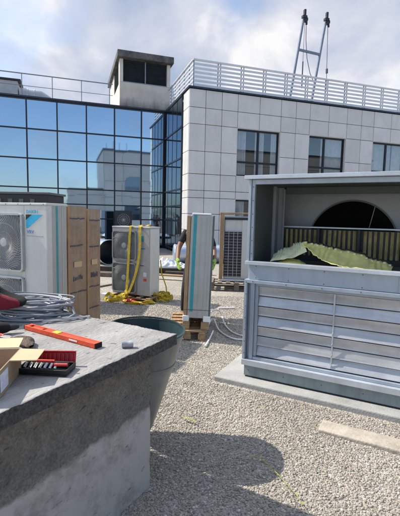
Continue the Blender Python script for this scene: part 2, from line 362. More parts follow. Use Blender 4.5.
def pebbles():
    rng = np.random.default_rng(3)
    t = (1+5**.5)/2
    iv = np.array([(-1,t,0),(1,t,0),(-1,-t,0),(1,-t,0),(0,-1,t),(0,1,t),(0,-1,-t),(0,1,-t),(t,0,-1),(t,0,1),(-t,0,-1),(-t,0,1)])/math.hypot(1,t)
    fa = np.array([(0,11,5),(0,5,1),(0,1,7),(0,7,10),(0,10,11),(1,5,9),(5,11,4),(11,10,2),(10,7,6),(7,1,8),(3,9,4),(3,4,2),(3,2,6),(3,6,8),(3,8,9),(4,9,5),(2,4,11),(6,2,10),(8,6,7),(9,8,1)])
    pos = []
    for (y0,y1,den,lo,hi) in ((1.35,3.0,9000,.0032,.0098),(3.0,4.6,6500,.0042,.0105),(4.6,8.2,2400,.006,.0125)):
        x0,x1 = -.62*y1, .62*y1
        n = int((x1-x0)*(y1-y0)*den)
        P = np.column_stack([rng.uniform(x0,x1,n), rng.uniform(y0,y1,n), lo+(hi-lo)*rng.beta(1.6,2.6,n)*1.25])
        pos.append(P)
    P = np.concatenate(pos)
    k = np.abs(P[:,0]) < .60*P[:,1]+.15
    # leave out stones inside the kerb, the block and the plank
    r = P[:,:2]-np.array(AH[:2]); a = r@np.array(AE1[:2]); b = r@np.array(AE2[:2])
    k &= ~((a>-.255)&(a<3)&(b>-.21)&(b<1.7))
    r = P[:,:2]-np.array(BS[:2]); a = r@np.array(BN[:2]); b = r@np.array(BF[:2])
    k &= ~((a>.10)&(b>.10))
    P = P[k]; n = len(P)
    sc_ = P[:,2:3]*np.column_stack([rng.uniform(.8,1.45,n), rng.uniform(.7,1.1,n), rng.uniform(.4,.7,n)])
    jit = rng.uniform(.78,1.2,(n,12,1))
    v = iv[None]*jit*sc_[:,None,:]
    ax = rng.uniform(-.5,.5,n); ca,sa = np.cos(ax)[:,None],np.sin(ax)[:,None]
    v = np.stack([v[...,0], v[...,1]*ca-v[...,2]*sa, v[...,1]*sa+v[...,2]*ca], -1)
    az = rng.uniform(0,6.283,n); ca,sa = np.cos(az)[:,None],np.sin(az)[:,None]
    v = np.stack([v[...,0]*ca-v[...,1]*sa, v[...,0]*sa+v[...,1]*ca, v[...,2]], -1)
    v[...,0] += P[:,0:1]; v[...,1] += P[:,1:2]; v[...,2] += (P[:,2]*rng.uniform(-.1,.38,n))[:,None]
    f = (fa[None]+ (np.arange(n)*12)[:,None,None]).reshape(-1)
    me = bpy.data.meshes.new('pebbles'); me.vertices.add(n*12); me.vertices.foreach_set('co', v.reshape(-1).astype(np.float32))
    nf = n*20; me.loops.add(nf*3); me.loops.foreach_set('vertex_index', f.astype(np.int32))
    me.polygons.add(nf); me.polygons.foreach_set('loop_start', np.arange(nf,dtype=np.int32)*3)
    me.polygons.foreach_set('use_smooth', np.ones(nf,dtype=bool))
    me.update(); me.validate(); me.materials.append(M['stones'])
    o = bpy.data.objects.new('pebbles', me); col.objects.link(o)
    tag(o, 'loose beige and grey pebbles covering the flat roof', 'gravel', kind='stuff')
pebbles()

# ------------------------------------------------------------------ concrete block with overhanging slab
blk = thing('concrete_block', 'rough concrete plinth with overhanging grey slab top covered in tools', 'plinth', tuple(BS), math.atan2(-BF.y, -BF.x))
# local x = -BF (towards the right end), local y: right-handed = +90 deg from x
LX = Vector((-BF.x,-BF.y,0)); LY = Vector((-LX.y, LX.x, 0))    # LY points away from the camera side (-BN)
def slab_mesh():
    bm = bmesh.new()
    nx, ny = 180, 210; W_, D_ = 2.3, 2.6; z0, z1 = .885, .95
    idx = {}
    for i in range(nx+1):
        for j in range(ny+1):
            x = -W_*(1-(i/nx)); y = -D_*(1-(j/ny))
            idx[i,j] = bm.verts.new((x,y,z1))
    top = [bm.faces.new((idx[i,j],idx[i+1,j],idx[i+1,j+1],idx[i,j+1])) for i in range(nx) for j in range(ny)]
    border = [e for e in bm.edges if e.is_boundary]
    for k,dz in enumerate((.022,.022,.021)):
        ret = bmesh.ops.extrude_edge_only(bm, edges=border)
        vs = [e for e in ret['geom'] if isinstance(e, bmesh.types.BMVert)]; border = [e for e in ret['geom'] if isinstance(e, bmesh.types.BMEdge)]
        for v in vs: v.co.z -= dz
        for f in bm.faces:
            if f not in top and f.material_index == 0: pass
    tops = set(top)
    bf = bmesh.ops.contextual_create(bm, geom=border)
    for f in bm.faces:
        f.material_index = 0 if f in tops else 1
        f.smooth = f in tops
    for v in bm.verts:
        p = v.co.copy()
        e = min(-p.x, p.x+W_, -p.y, p.y+D_)
        a = noise.noise(p*14)*.006 + noise.noise(p*45)*.003
        if e < .01 or p.z < z1-.001:
            v.co.x += noise.noise(p*18+Vector((3,0,0)))*.006 + noise.noise(p*90)*.006
            v.co.y += noise.noise(p*18+Vector((0,7,0)))*.006 + noise.noise(p*90+Vector((5,5,5)))*.006
            v.co.z += a*.35 + noise.noise(p*80)*.0025
        else:
            v.co.z += noise.noise(p*3)*.002 + noise.noise(p*30)*.0008
    me = bpy.data.meshes.new('slab'); bm.to_mesh(me); bm.free()
    me.materials.append(M['slab']); me.materials.append(M['bitumen'])
    o = bpy.data.objects.new('slab', me); col.objects.link(o); o.parent = blk
slab_mesh()
w = MB()
def wallface(p0, p1, nu, nv, nrm):
    p0 = Vector(p0); p1 = Vector(p1)
    def fn(u,v):
        p = p0.lerp(p1,u); p.z = v*.90
        rough = .006 if p.z > .5 else .002
        k = min(1, 12*min(u,1-u)) if False else 1
        return p + Vector(nrm)*(noise.noise(p*9)*rough + noise.noise(p*28)*rough*.7)
    w.grid(fn, nu, nv)
x1,y1,x0,y0 = -.11,-.11,-2.2,-2.5
wallface((x0,y0,0),(x1,y0,0),30,20,(0,-1,0)); wallface((x1,y0,0),(x1,y1,0),120,60,(1,0,0)); wallface((x1,y1,0),(x0,y1,0),60,30,(0,1,0)); wallface((x0,y1,0),(x0,y0,0),20,20,(-1,0,0))
w.build('wall', M['blockwall'], blk, smooth=True)

# ------------------------------------------------------------------ tapered tub behind the block
tub = thing('plastic_tub', 'dark grey tapered plastic tub with dark rim standing behind the concrete plinth', 'tub', (-.425,2.825,0))
rim_r, rim_z = .278, .842
def tubprof(r0, r1, z0, z1, n): return [(r0+(r1-r0)*(i/n)**.85, z0+(z1-z0)*i/n) for i in range(n+1)]
zs = .60; rs = .065+(rim_r-.065)*((zs-.02)/(rim_z-.02))**.85
t = MB(); t.lathe([(.0,.012),(.058,.012)] + tubprof(.065,rs,.02,zs,10), 64); o = t.build('shell', M['tub_clear'], tub, smooth=True)
t = MB(); t.lathe([(rs+(rim_r-rs)*i/6+.0015, zs-.01+(rim_z-zs)*i/6) for i in range(7)], 64); t.build('upper_band', M['tub'], tub, smooth=True)
t = MB(); t.lathe([(rs+(rim_r-rs)*i/6-.006, zs-.01+(rim_z-zs)*i/6) for i in range(7)], 64); t.build('liner', M['tub_in'], tub, smooth=True)
t = MB(); t.lathe([(0,zs+.004),(rs-.006,zs+.004)], 64); t.build('light_stop', M['tub_in'], tub)  # added disc that blocks the sun so the tub casts a solid shadow
t = MB(); t.lathe([(rim_r-.008,rim_z-.006),(rim_r+.007,rim_z-.008),(rim_r+.009,rim_z+.004),(rim_r-.006,rim_z+.006)], 64, closed=True)
t.build('rim', M['tub_in'], tub, smooth=True)
t = MB(); t.lathe([(rs-.002,zs-.012),(rs+.008,zs-.010),(rs+.009,zs+.006),(rs-.001,zs+.006)], 64, closed=True); t.build('rib', M['tub'], tub, smooth=True)
tub.rotation_euler = (R(2), R(3), 0)

# ------------------------------------------------------------------ air handling unit
ahu = thing('air_handling_unit', 'large grey steel air handling unit with open top chamber and louvred front', 'air handler', tuple(AH), ARZ)
W_, D_ = 2.7, 1.35
def P(name, m, fn, bevel=.003, parent=ahu, **k):
    b = MB(); fn(b); return b.build(name, m, parent, bevel=bevel, **k)
P('roof_panel', M['galv_bright'], lambda b: b.box(-.035, W_+.035, -.04, D_+.04, 2.022, 2.058))
for a_ in ((.0,.026,.0,.05,1.232,2.02),(.028,.058,.012,.05,1.232,2.02),(W_-.05,W_,.0,.05,1.232,2.02),(0,.05,D_-.05,D_,.175,2.02),(W_-.05,W_,D_-.05,D_,.175,2.02)):
    P('corner_post', M['galv'], lambda b: b.box(*a_))
P('top_rail', M['galv'], lambda b: b.box(.058, W_-.05, .012, .05, 1.975, 2.02))
P('sill', M['galv_bright'], lambda b: (b.box(-.005, W_, -.03, .05, 1.196, 1.230)))
P('front_panel', M['galv'], lambda b: b.box(.03, W_-.02, .004, .05, 1.048, 1.194))
def lower_frame(b):
    b.box(-.008, W_, -.022, .05, 1.012, 1.046)            # head flange
    b.box(-.008, .020, -.022, .05, .236, 1.012)           # left flange
    b.box(W_-.03, W_, -.022, .05, .236, 1.012)
P('louvre_frame', M['galv'], lower_frame)
P('bottom_flange', M['galv_bright'], lambda b: (b.box(-.008, W_, -.036, .05, .178, .234)))
def inner_frame(b):
    b.box(.022,.050,.034,.09,.236,1.010); b.box(.052,.092,.002,.09,.236,1.010); b.box(.094,.124,.020,.09,.266,.984); b.box(.094,W_-.032,.018,.09,.985,1.010)
    b.box(.094,W_-.032,.006,.09,.236,.264)
P('inner_frame', M['galv'], inner_frame)
def blades(b):
    n = 7; z0, z1 = .270, .982; h = (z1-z0)/n
    tilt = [.032,.013,-.006,.028,-.007,.026,-.006]         # from the bottom: + looks up, - looks down
    for i in range(n):
        a = z0+i*h; y = .050; t_ = tilt[i]
        f0, f1 = (-t_*.5, t_*.5)
        prof = [(y+f0,a+.005),(y+f0-.005,a+.008),(y+f0-.001,a+.020),(y+f1-.001,a+h-.012),(y+f1-.006,a+h-.004),(y+f1+.010,a+h-.002),(y+f0+.010,a+.005)]
        for xa, xb in ((.126,.846),(.853,1.75),(1.757,W_-.034)):
            b.prism([(xa,py,pz) for py,pz in prof], (xb-xa,0,0))
lou = P('louvre_damper', M['blade'], blades, bevel=.001)
P('damper_back', M['dark'], lambda b: b.box(.066, W_-.032, .092, .10, .24, 1.01), bevel=0)
def linkage(b):
    b.box(.843,.857,.029,.036,.28,.98)
    for i in range(7):
        z = .32+i*.1017; b.tube([(.845,.028,z-.02),(.855,.027,z),(.846,.028,z+.02)], .003, 6)
P('linkage_bar', M['galv_bright'], linkage, parent=lou, bevel=0)
P('base_rail', M['rail_steel'], lambda b: (b.box(.012, W_-.02, -.005, .06, .062, .172), b.box(.012,.06,.06,D_-.02,.062,.172), b.box(W_-.06,W_-.02,.06,D_-.02,.062,.172), b.box(.012,W_-.02,D_-.02,D_,.062,.172)))
P('painted_gap_shade', M['black'], lambda b: b.box(.03, W_-.04, -.012, D_-.02, .053, .0615), bevel=0)  # black strip painted for the shadow line between base rail and curb
def shell(b):
    b.box(.002,.03,.052,D_-.052,.175,2.02)        # left outer skin
    b.box(W_-.03,W_-.002,.052,D_-.052,.175,2.02)
    b.box(.052,W_-.052,D_-.03,D_-.002,.175,2.02)
P('side_panel', M['galv'], shell)
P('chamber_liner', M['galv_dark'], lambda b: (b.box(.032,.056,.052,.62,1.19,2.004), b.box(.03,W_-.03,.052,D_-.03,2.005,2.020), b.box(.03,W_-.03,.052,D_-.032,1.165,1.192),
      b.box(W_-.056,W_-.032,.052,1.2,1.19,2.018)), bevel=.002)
def liner2(b):
    b.box(.032,.06,.67,1.05,1.192,2.004)
    b.box(.032,.085,.63,.668,1.192,2.004)        # frame post in the left wall
    b.box(.062,.128,.80,.815,1.192,2.0); b.box(.130,.146,.77,.80,1.192,1.98)
P('liner_post', M['liner'], liner2, bevel=.002)
rv = MB(); rv.lathe([(0,-.003),(.004,-.0025),(.0055,0),(.0055,.002)], 10, (0,0,0), 'y')
rv0 = None
for (xx,yy,zz) in [(.10+.325*i,.004,1.066) for i in range(8)]+[(.10+.325*i,.004,1.18) for i in range(8)]+[(.012,-.022,.30+.12*i) for i in range(7)]+[(.08+.33*i,-.022,1.03) for i in range(8)]+[(.043,.012,1.30+.13*i) for i in range(6)]+[(.06+.36*i,-.005,.12) for i in range(7)]:
    if rv0 is None: o_ = rv0 = rv.build('rivet', M['galv_dark'], ahu, smooth=True)
    else: o_ = rv0.copy(); col.objects.link(o_)
    o_.location = (xx,yy,zz)
P('panel_seam', M['rail_steel'], lambda b: b.box(1.355,1.358,.0028,.006,1.05,1.192), bevel=0)
# back wall with round fan inlet, filter bank in front of it
def backwall(b): b.box(.06,W_-.056,1.06,1.075,1.192,2.004)
P('bulkhead', M['liner'], backwall)
P('head_duct', M['galv_dark'], lambda b: b.box(.15, W_-.056, .80,.84,1.93,2.004))
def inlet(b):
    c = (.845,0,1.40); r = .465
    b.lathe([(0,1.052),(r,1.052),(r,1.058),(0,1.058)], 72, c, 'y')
P('dark_inlet_disc', M['void'], inlet, bevel=0)  # black disc paints the darkness of the fan hole on a solid bulkhead
P('inlet_ring', M['galv_dark'], lambda b: b.lathe([(.46,1.04),(.475,1.04),(.475,1.056),(.46,1.056)], 72, (.845,0,1.40), 'y', True), bevel=0, smooth=True)
P('inlet_spoke', M['galv'], lambda b: b.tube([(1.02,1.045,1.56),(1.07,1.045,1.81)], .004, 6), bevel=0)
bank = P('filter_bank', M['black'], lambda b: (b.box(.148,W_-.06,.79,.86,1.192,1.25), b.box(.148,W_-.06,.83,.86,1.25,1.545)), bevel=.002)
P('bank_rail', M['galv_bright'], lambda b: b.box(.147, W_-.06, .775,.86,1.555,1.572), parent=bank)
def strips(b):
    i = 0; x = .160
    while x < W_-.12:
        wv = .031+random.uniform(-.005,.005)
        if i % 8 != 7:
            l = random.uniform(-.006,.006)
            b.prism([(x,.824,1.235),(x+wv/2,.80,1.235),(x+wv,.824,1.235)], (l,0,.302))
        x += .052; i += 1
P('filter_pocket', M['filter'], strips, parent=bank, bevel=0)
for x_ in (.160+.052*7-.008, .160+.052*15-.008, .160+.052*23-.008):
    P('frame_bar', M['dark'], lambda b: b.box(x_,x_+.03,.776,.80,1.25,1.55), parent=bank)

# loose yellow filter mats inside the open chamber
def A(x, y, z): return AH + AE1*x + AE2*y + Vector((0,0,z))
def mat_sheet(name, label, pts, width_dir, nfold, amp, m, parent=None):
    pass
f = thing('filter_mat', 'crumpled yellow pleated filter mat lying in the open chamber', 'filter', tuple(AH), ARZ)
def tri(t): t = t % 1; return abs(2*t-1)
def along(P, u):
    t_ = u*(len(P)-1); k_ = min(int(t_), len(P)-2); return Vector(P[k_]).lerp(Vector(P[k_+1]), t_-k_)
FR = [(.50,.16,1.420),(.62,.11,1.335),(.74,.07,1.262),(.90,.056,1.228),(1.10,.056,1.218),(1.28,.06,1.212)]
TP = [(.49,.24,1.430),(.66,.30,1.402),(.82,.35,1.365),(1.0,.39,1.325),(1.15,.41,1.282),(1.30,.43,1.232)]
def fm(u, v):
    p = along(FR,u).lerp(along(TP,u), v)
    ph = u*12+.3*v+1.6*noise.noise(Vector((u*5,v*.6,2.2))); am = .6+.9*abs(noise.noise(Vector((u*8,v,6))))*2
    p.z += .011*am*(tri(ph)-.5)*(.3+.7*v) + .014*noise.noise(p*7) + .006*noise.noise(p*24) - .022*math.sin(math.pi*v)
    p.x += .008*(tri(ph)-.5)
    p.z = max(p.z, 1.1985); return p
b = MB(); b.grid(fm, 240, 16); b.build('pleated_sheet', M['filter_pale'], f, smooth=True, solid=.005, angle=22)
b = MB(); b.tube([fm(i/60,1.0)+Vector((0,.010,.006)) for i in range(61)], .012, 6); b.build('header_strip', M['black'], f)
for i in range(15):
    p = fm((i+.5)/15,.93); b = MB(); b.box(p.x-.012,p.x+.012,p.y-.014,p.y+.010,p.z-.004,p.z+.014); b.build('edge_clip', M['filter_edge'], f, bevel=.003)
f2 = thing('filter_mat', 'pale greenish fanned filter piece at left under the yellow mat', 'filter', tuple(AH), ARZ)
F2 = [(.56,.12,1.345),(.45,.09,1.285),(.34,.075,1.255),(.22,.07,1.235)]
T2 = [(.50,.25,1.422),(.40,.28,1.398),(.29,.30,1.350),(.19,.28,1.285)]
def fm2(u, v):
    p = along(F2,u).lerp(along(T2,u), v)
    ph = u*7+1.4*noise.noise(Vector((u*4,v*.6,9.2)))
    p.z += .016*(tri(ph)-.5)*v + .012*noise.noise(p*8) + .005*noise.noise(p*25); p.x -= .02*(tri(ph)-.5)*v
    return p
b = MB(); b.grid(fm2, 120, 14); b.build('fanned_sheet', M['filter_edge'], f2, smooth=True, solid=.005, angle=22)
b = MB(); b.grid(lambda u,v: (.25+.30*u, .058+.16*v, 1.201+.058*math.sin(math.pi*u)**.7*(.35+.65*v)+.006*noise.noise(Vector((u*9,v*6,3)))), 50, 10)
b.build('folded_flap', M['filter_pale'], f2, smooth=True, solid=.005)

k = MB(); k.box(-.25, W_+.2, -.165, D_+.2, -.05, .052)
o = k.build('concrete_curb', M['kerb'], None, bevel=.012); o.location = AH; o.rotation_euler = (0,0,ARZ)
tag(o, 'low pale concrete curb under the large grey air handling unit', 'curb')

# concrete plank half sunk in the gravel
k = MB(); k.box(0,.78,-.085,.085,-.03,.030)
o = k.build('concrete_plank', M['plank'], None, bevel=.010); o.location = (.99,3.0,0); o.rotation_euler = (R(1.5),R(-1),math.atan2(-.30,.52))
tag(o, 'dusty beige concrete plank half sunk in gravel before the air handling unit', 'plank')

# ------------------------------------------------------------------ outdoor condenser units
def guard(b, cx, cz, hw, hh, y, nv=56, r=None, th=.0028, swirl=1.1):
    """square fan guard: swirling vanes, rings and a frame (front face at -y)"""
    r = r or min(hw,hh)*.97
    for i in range(nv):
        a0 = 2*math.pi*i/nv; pts = []
        for k in range(8):
            t_ = k/7; rr = .05+(r-.05)*t_; a = a0+swirl*t_**1.0
            q = min(1, hw/max(1e-6,abs(rr*math.cos(a))), hh/max(1e-6,abs(rr*math.sin(a))))
            if q < 1 and len(pts) > 1 and k > 1:
                rr *= q; pts.append((cx+rr*math.cos(a), y-.012, cz+rr*math.sin(a))); break
            pts.append((cx+rr*math.cos(a), y-.02*math.sin(math.pi*min(1,t_*1.0))*.8, cz+rr*math.sin(a)))
        b.tube(pts, th, 4)
    for rr in [q for q in (.05, r*.36, r*.66, r) if q <= min(hw,hh)+.001]:
        b.tube([(cx+rr*math.cos(2*math.pi*k/40), y-.004, cz+rr*math.sin(2*math.pi*k/40)) for k in range(40)], th*1.15, 5, closed=True)
    b.lathe([(0,y-.016),(.05,y-.014),(.055,y-.002)], 20, (cx,0,cz), 'y')
def rounded_frame(b, cx, cz, hw, hh, y0, y1, r, wd):
    def ring(q):
        pts = []
        for sx, sz, a0 in ((1,1,0),(-1,1,90),(-1,-1,180),(1,-1,270)):
            for k in range(6):
                a = R(a0+k*18); pts.append((cx+sx*(hw-r)+(r-q)*math.cos(a), cz+sz*(hh-r)+(r-q)*math.sin(a)))
        return pts
    o_ = ring(0); i_ = ring(wd); n = len(o_); vs = []
    for pts, y in ((o_,y1),(o_,y0),(i_,y0),(i_,y1)): vs += [(x,y,z) for x,z in pts]
    fs = [(a*n+j, a*n+(j+1)%n, ((a+1)%4)*n+(j+1)%n, ((a+1)%4)*n+j) for a in range(4) for j in range(n)]
    b.add(vs, fs)
def fan_mesh(b, cx, cz, r, y):
    b.lathe([(0,y),(.09,y),(.10,y+.05),(0,y+.05)], 24, (cx,0,cz), 'y')
    for k in range(3):
        a0 = 2*math.pi*k/3
        def fn(u,v):
            rr = .08+(r-.08)*v; a = a0+(u-.5)*1.5+ v*.5
            return (cx+rr*math.cos(a), y+.03+.07*(u-.5), cz+rr*math.sin(a))
        b.grid(fn, 8, 6)

def condenser(label, loc, rz, w_, d_, z0, z1, panel, big, gm, um='unit', group='outdoor condenser units on the roof'):
    """front faces local -y; local x from -w_ (fans) to 0 (service panel side); origin = front right foot"""
    th = thing('condenser_unit', label, 'condenser', loc, rz, group)
    def pt(name, m, fn, bevel=.003, parent=th, **k):
        b = MB(); fn(b); return b.build(name, m, parent, bevel=bevel, **k)
    pt('casing', M['unit_grey'], lambda b: (b.box(-w_,0,.012,d_,z0+.03,z1-.012)), .012)
    pt('top_cover', M[um], lambda b: b.box(-w_-.006,.006,-.004,d_+.006,z1-.03,z1), .008)
    pt('service_panel', M[um], lambda b: b.box(-panel,.0,0,.03,z0+.03,z1-.032), .006)
    pt('fan_panel', M[um], lambda b: (b.box(-w_,-panel-.003,.002,.03,z0+.03,z1-.032)), .006)
    pt('foot', M['galv_dark'], lambda b: b.box(-w_+.12,-w_+.2,-.02,d_+.02,z0,z0+.03))
    pt('foot', M['galv_dark'], lambda b: b.box(-.2,-.12,-.02,d_+.02,z0,z0+.03))
    for a,c in big:
        hh = (c-a)/2; hw = (w_-panel)/2-.012; cx = -panel-.008-hw; cz = (a+c)/2
        fr = pt('fan_guard', gm, lambda b: (rounded_frame(b,cx,cz,hw,hh,-.035,.0015,.06,.022), guard(b,cx,cz,hw-.02,hh-.02,-.024,r=math.hypot(hw,hh)*.76)), 0, smooth=True)
        pt('fan_recess', M['fan'], lambda b: b.box(cx-hw+.01,cx+hw-.01,-.003,.0012,cz-hh+.01,cz+hh-.01), 0, parent=fr)
        pt('fan_blades', M['dark'], lambda b: fan_mesh(b,cx,cz,min(hw,hh)*.8,-.014) if False else b.lathe([(0,-.010),(.07,-.012),(.075,-.004)],24,(cx,0,cz),'y'), 0, parent=fr)
    return th, pt

# near unit at the left: fans beside a pale service panel with the maker's mark
VRZ = math.atan2(-.37,.93)
vz0, vz1 = .155, 1.770
vrv, pt = condenser('ivory condenser unit at left showing large swirl fan guards and blue triangle logo', (-1.75,4.50,0), VRZ, .94, .335, vz0, vz1, .33, [(.955,1.645),(.235,.895)], M['grille_pale'])
# triangle mark
pt('logo', M['cyan'], lambda b: b.prism([(-.305,-.0015,1.635),(-.055,-.0015,1.635),(-.28,-.0015,1.475),(-.305,-.0015,1.475)],(0,.0012,0)), 0)
lg = [c for c in children(vrv) if c.name.startswith('logo')][0]
pt('dark_triangle', M['black'], lambda b: b.prism([(-.305,-.0032,1.635),(-.215,-.0032,1.635),(-.305,-.0032,1.572)],(0,.0012,0)), 0, parent=lg)
text('DAIKIN', .052, M['cyan'], vrv, (-.300,-.001,1.652), (R(90),0,0), bold=.0004)
text('VRV', .058, M['blue'], vrv, (-.295,-.001,1.415), (R(90),0,0), bold=.0004)
pt('strap_line', M['grille'], lambda b: b.box(-.30,-.05,-.0012,.0,1.385,1.390), 0)
pt('handle', M['dark'], lambda b: b.box(-.20,-.10,-.003,.0,.665,.680), 0)
pt('guard_screw', M['dark'], lambda b: b.lathe([(0,-.04),(.012,-.04),(.012,-.034),(0,-.034)],12,(-.375,0,1.615),'y'), 0)
pt('guard_screw', M['dark'], lambda b: b.lathe([(0,-.04),(.012,-.04),(.012,-.034),(0,-.034)],12,(-.375,0,.865),'y'), 0)
pt('side_trim', M['unit'], lambda b: (b.box(.0008,.006,.0,.075,z0:=vz0+.03,vz1-.032), b.box(.0008,.004,.25,.258,z0,vz1-.032)), .002)
pt('tape', M['teal'], lambda b: b.box(.0008,.003,.150,.180,vz0+.03,vz1-.032), 0)
for i in range(5):
    pt('screw', M['galv_dark'], lambda b: b.lathe([(0,-.007),(.006,-.007),(.006,-.004),(0,-.004)],8,(-.04-.19*i,0,vz1-.016),'y'), 0)

# wooden pallets
def pallet(label, loc, rz, L_, Wd, h, m, group='wooden pallets'):
    th = thing('pallet', label, 'pallet', loc, rz, group)
    for j,y in enumerate(np.linspace(-Wd/2+.05, Wd/2-.05, 3)):
        b = MB(); b.box(-L_/2, L_/2, y-.045, y+.045, h-.044, h-.0225); b.build('stringer', m, th, bevel=.003)
    n = max(4, int(L_/.16))
    for i in range(n):
        x = -L_/2+.05+(L_-.1)*i/(n-1); b = MB(); b.box(x-.048,x+.048,-Wd/2,Wd/2,h-.022,h); b.build('deck_board', m, th, bevel=.003)
    for x in (-L_/2+.06,0,L_/2-.06):
        for y in (-Wd/2+.055,0,Wd/2-.055):
            b = MB(); b.box(x-.055,x+.055,y-.05,y+.05,.022,h-.0445); b.build('block', m, th, bevel=.004)
    for y in (-Wd/2+.05, Wd/2-.05):
        b = MB(); b.box(-L_/2,L_/2,y-.045,y+.045,0,.0215); b.build('bottom_board', m, th, bevel=.003)
    return th
VX = Vector((.93,-.37,0)).normalized(); VY = Vector((.37,.93,0)).normalized()
c = Vector((-1.75,4.5,0)) - VX*.47 + VY*.17
pallet('grey pallet under the ivory condenser unit at left', tuple(c), VRZ, 1.05, .36, .153, M['wood_grey'])

# two tall carton-packed units in line behind it
def carton(label, t0, t1, lean, top, wd=.98):
    base = Vector((-1.775,4.5,0)) + VY*t0
    th = thing('packed_carton', label, 'carton', tuple(base), VRZ, 'tall cardboard packed units')
    D = t1-t0
    def fn(u,v): return (0,0,0)
    b = MB()
    n = 12
    # slightly bulging carton
    bm_pts = []
    def side(p0,p1,nrm,amp=.014):
        p0 = Vector(p0); p1 = Vector(p1)
        def f_(u,v):
            p = p0.lerp(p1,u); p.z = .13+(top-.13)*v
            k = math.sin(math.pi*u)*math.sin(math.pi*v)
            return p + Vector(nrm)*(k*amp*(1+noise.noise(p*3+Vector((t0*9,0,0))))+k*.012*noise.noise(p*6)+k*.006*noise.noise(p*17))
        b.grid(f_, 20, 60)
    side((-wd,0,0),(0,0,0),(0,-1,0)); side((0,0,0),(0,D,0),(1,0,0),.006); side((0,D,0),(-wd,D,0),(0,1,0)); side((-wd,D,0),(-wd,0,0),(-1,0,0))
    b.add([(-wd,0,top),(0,0,top),(0,D,top),(-wd,D,top)], [(0,1,2,3)])
    body = b.build('carton_body', M['card_worn'], th, smooth=True, angle=50)
    rg = random.Random(int(t0*100))
    for z in (1.57,1.24,.63,.36):
        b = MB(); z += rg.uniform(-.05,.05); y = D*rg.uniform(.02,.2)
        while y < D*rg.uniform(.7,.97):
            l = rg.uniform(.02,.06); dz = rg.uniform(-.004,.004); y1 = min(y+l, D-.01)
            if y1-y > .006: b.prism([(.009,y,z+dz),(.009,y1,z+dz+.002),(.009,y1,z+dz+.017),(.009,y,z+dz+.015)],(.0025,0,0))
            y += l+rg.uniform(.005,.02)
        b.build('packing_tape', M['ink'], th)
    b = MB()
    for i in range(6):
        yy = D*(.25+.09*i); b.box(.0085,.0098,yy,yy+D*.05,.80+rg.uniform(0,.02),.84+rg.uniform(0,.04))
    b.build('printed_marks', M['ink'], th)
    b = MB(); b.box(.0085,.0100,D*.30,D*.72,.98,1.05); b.build('paper_label', M['card_pale'], th)
    b = MB(); b.box(-.012,.012,-.006,.03,.13,top-.01); b.build('edge_guard', M['card'], th, bevel=.004)
    b = MB(); b.box(-wd,0,.03,.10,.0,.128); b.box(-wd,0,D-.1,D-.03,.0,.128); b.build('skid', M['wood'], th, bevel=.004)
    th.rotation_euler = (R(lean),0,VRZ)
    return th
carton('tall brown cardboard carton with printed tape right behind the ivory condenser unit', .375, .735, -.3, 1.755)
carton('tall brown cardboard carton farthest back in the row at left', .75, 1.035, -.4, 1.725)
# dark ribbed box behind the row, drawn for a dark band there
cab = thing('dark_box', 'dark grey ribbed box showing over the ivory condenser unit', 'cabinet', (-3.1,7.0,0), R(-3))
b = MB(); b.box(-1.4,.42,0,.7,.08,1.98); b.build('dark_box_body', M['dark'], cab, bevel=.01)
b = MB(); b.box(-1.43,.45,-.03,.73,1.98,2.02); b.build('dark_box_top', M['galv_dark'], cab, bevel=.008)
b = MB(); [b.box(-1.3+.2*i,-1.22+.2*i,-.012,-.001,.2,1.9) for i in range(8)]; b.build('rib', M['galv_dark'], cab, bevel=.003)
b = MB(); b.box(-1.35,.37,.05,.65,0,.078); b.build('plinth', M['kerb'], cab, bevel=.005)

# unit with the yellow sling further back
URZ = math.atan2(-.40,.917)
u1, pt = condenser('grey condenser unit with yellow lifting slings hung over its front', (-.951,7.376,0), URZ, .84, .39, .10, 1.44, .27, [(.79,1.36),(.16,.745)], M['grille'], 'unit_worn')
pt('badge', M['teal'], lambda b: b.box(-.19,-.13,-.002,-.0005,1.16,1.27), 0)
pt('badge_text', M['blue'], lambda b: b.box(-.19,-.09,-.002,-.0005,1.02,1.04), 0)
pt('sticker', M['white'], lambda b: b.box(-.13,-.06,-.002,-.0005,.50,.58), 0)
tag(pt('sticker', M['orange'], lambda b: b.box(-.13,-.06,-.002,-.0005,.41,.46), 0), 'orange sticker')
pt('handle', M['dark'], lambda b: b.box(-.2,-.12,-.003,-.0005,.70,.712), 0)
pt('cap_edge', M['unit'], lambda b: b.box(.0012,.004,.02,.37,.14,1.40), 0)
UX = Vector((.917,-.40,0)).normalized(); UY = Vector((.40,.917,0)).normalized(); U0 = Vector((-.951,7.376,0))
def Uw(x,y,z): return U0+UX*x+UY*y+Vector((0,0,z))
pallet('small pale pallet under the condenser unit with yellow slings', tuple(Uw(-.42,.2,0)), URZ, .95, .5, .099, M['wood'])

def sling(label, ctrl, heap, w=.050):
    th = thing('lifting_sling', label, 'sling', tuple(U0), URZ, 'yellow slings over the condenser unit')
    def cat(pts, n=10):
        out = []
        for i in range(len(pts)-1):
            p0 = Vector(pts[max(i-1,0)]); p1 = Vector(pts[i]); p2 = Vector(pts[i+1]); p3 = Vector(pts[min(i+2,len(pts)-1)])
            for k in range(n):
                t_ = k/n
                out.append(.5*((2*p1)+(-p0+p2)*t_+(2*p0-5*p1+4*p2-p3)*t_**2+(-p0+3*p1-3*p2+p3)*t_**3))
        out.append(Vector(pts[-1])); return out
    b = MB(); b.ribbon(cat(ctrl), w, .006, (1,0,0)); b.build('hanging_strap', M['yellow'], th)
    b = MB(); pts = cat(heap, 8); b.ribbon(pts, .055, .008, lambda i: (math.cos(i*.31),.4*math.sin(i*.23),math.sin(i*.31)+.4)); b.build('strap_tail', M['yellow'], th)
    return th
y_ = -.050
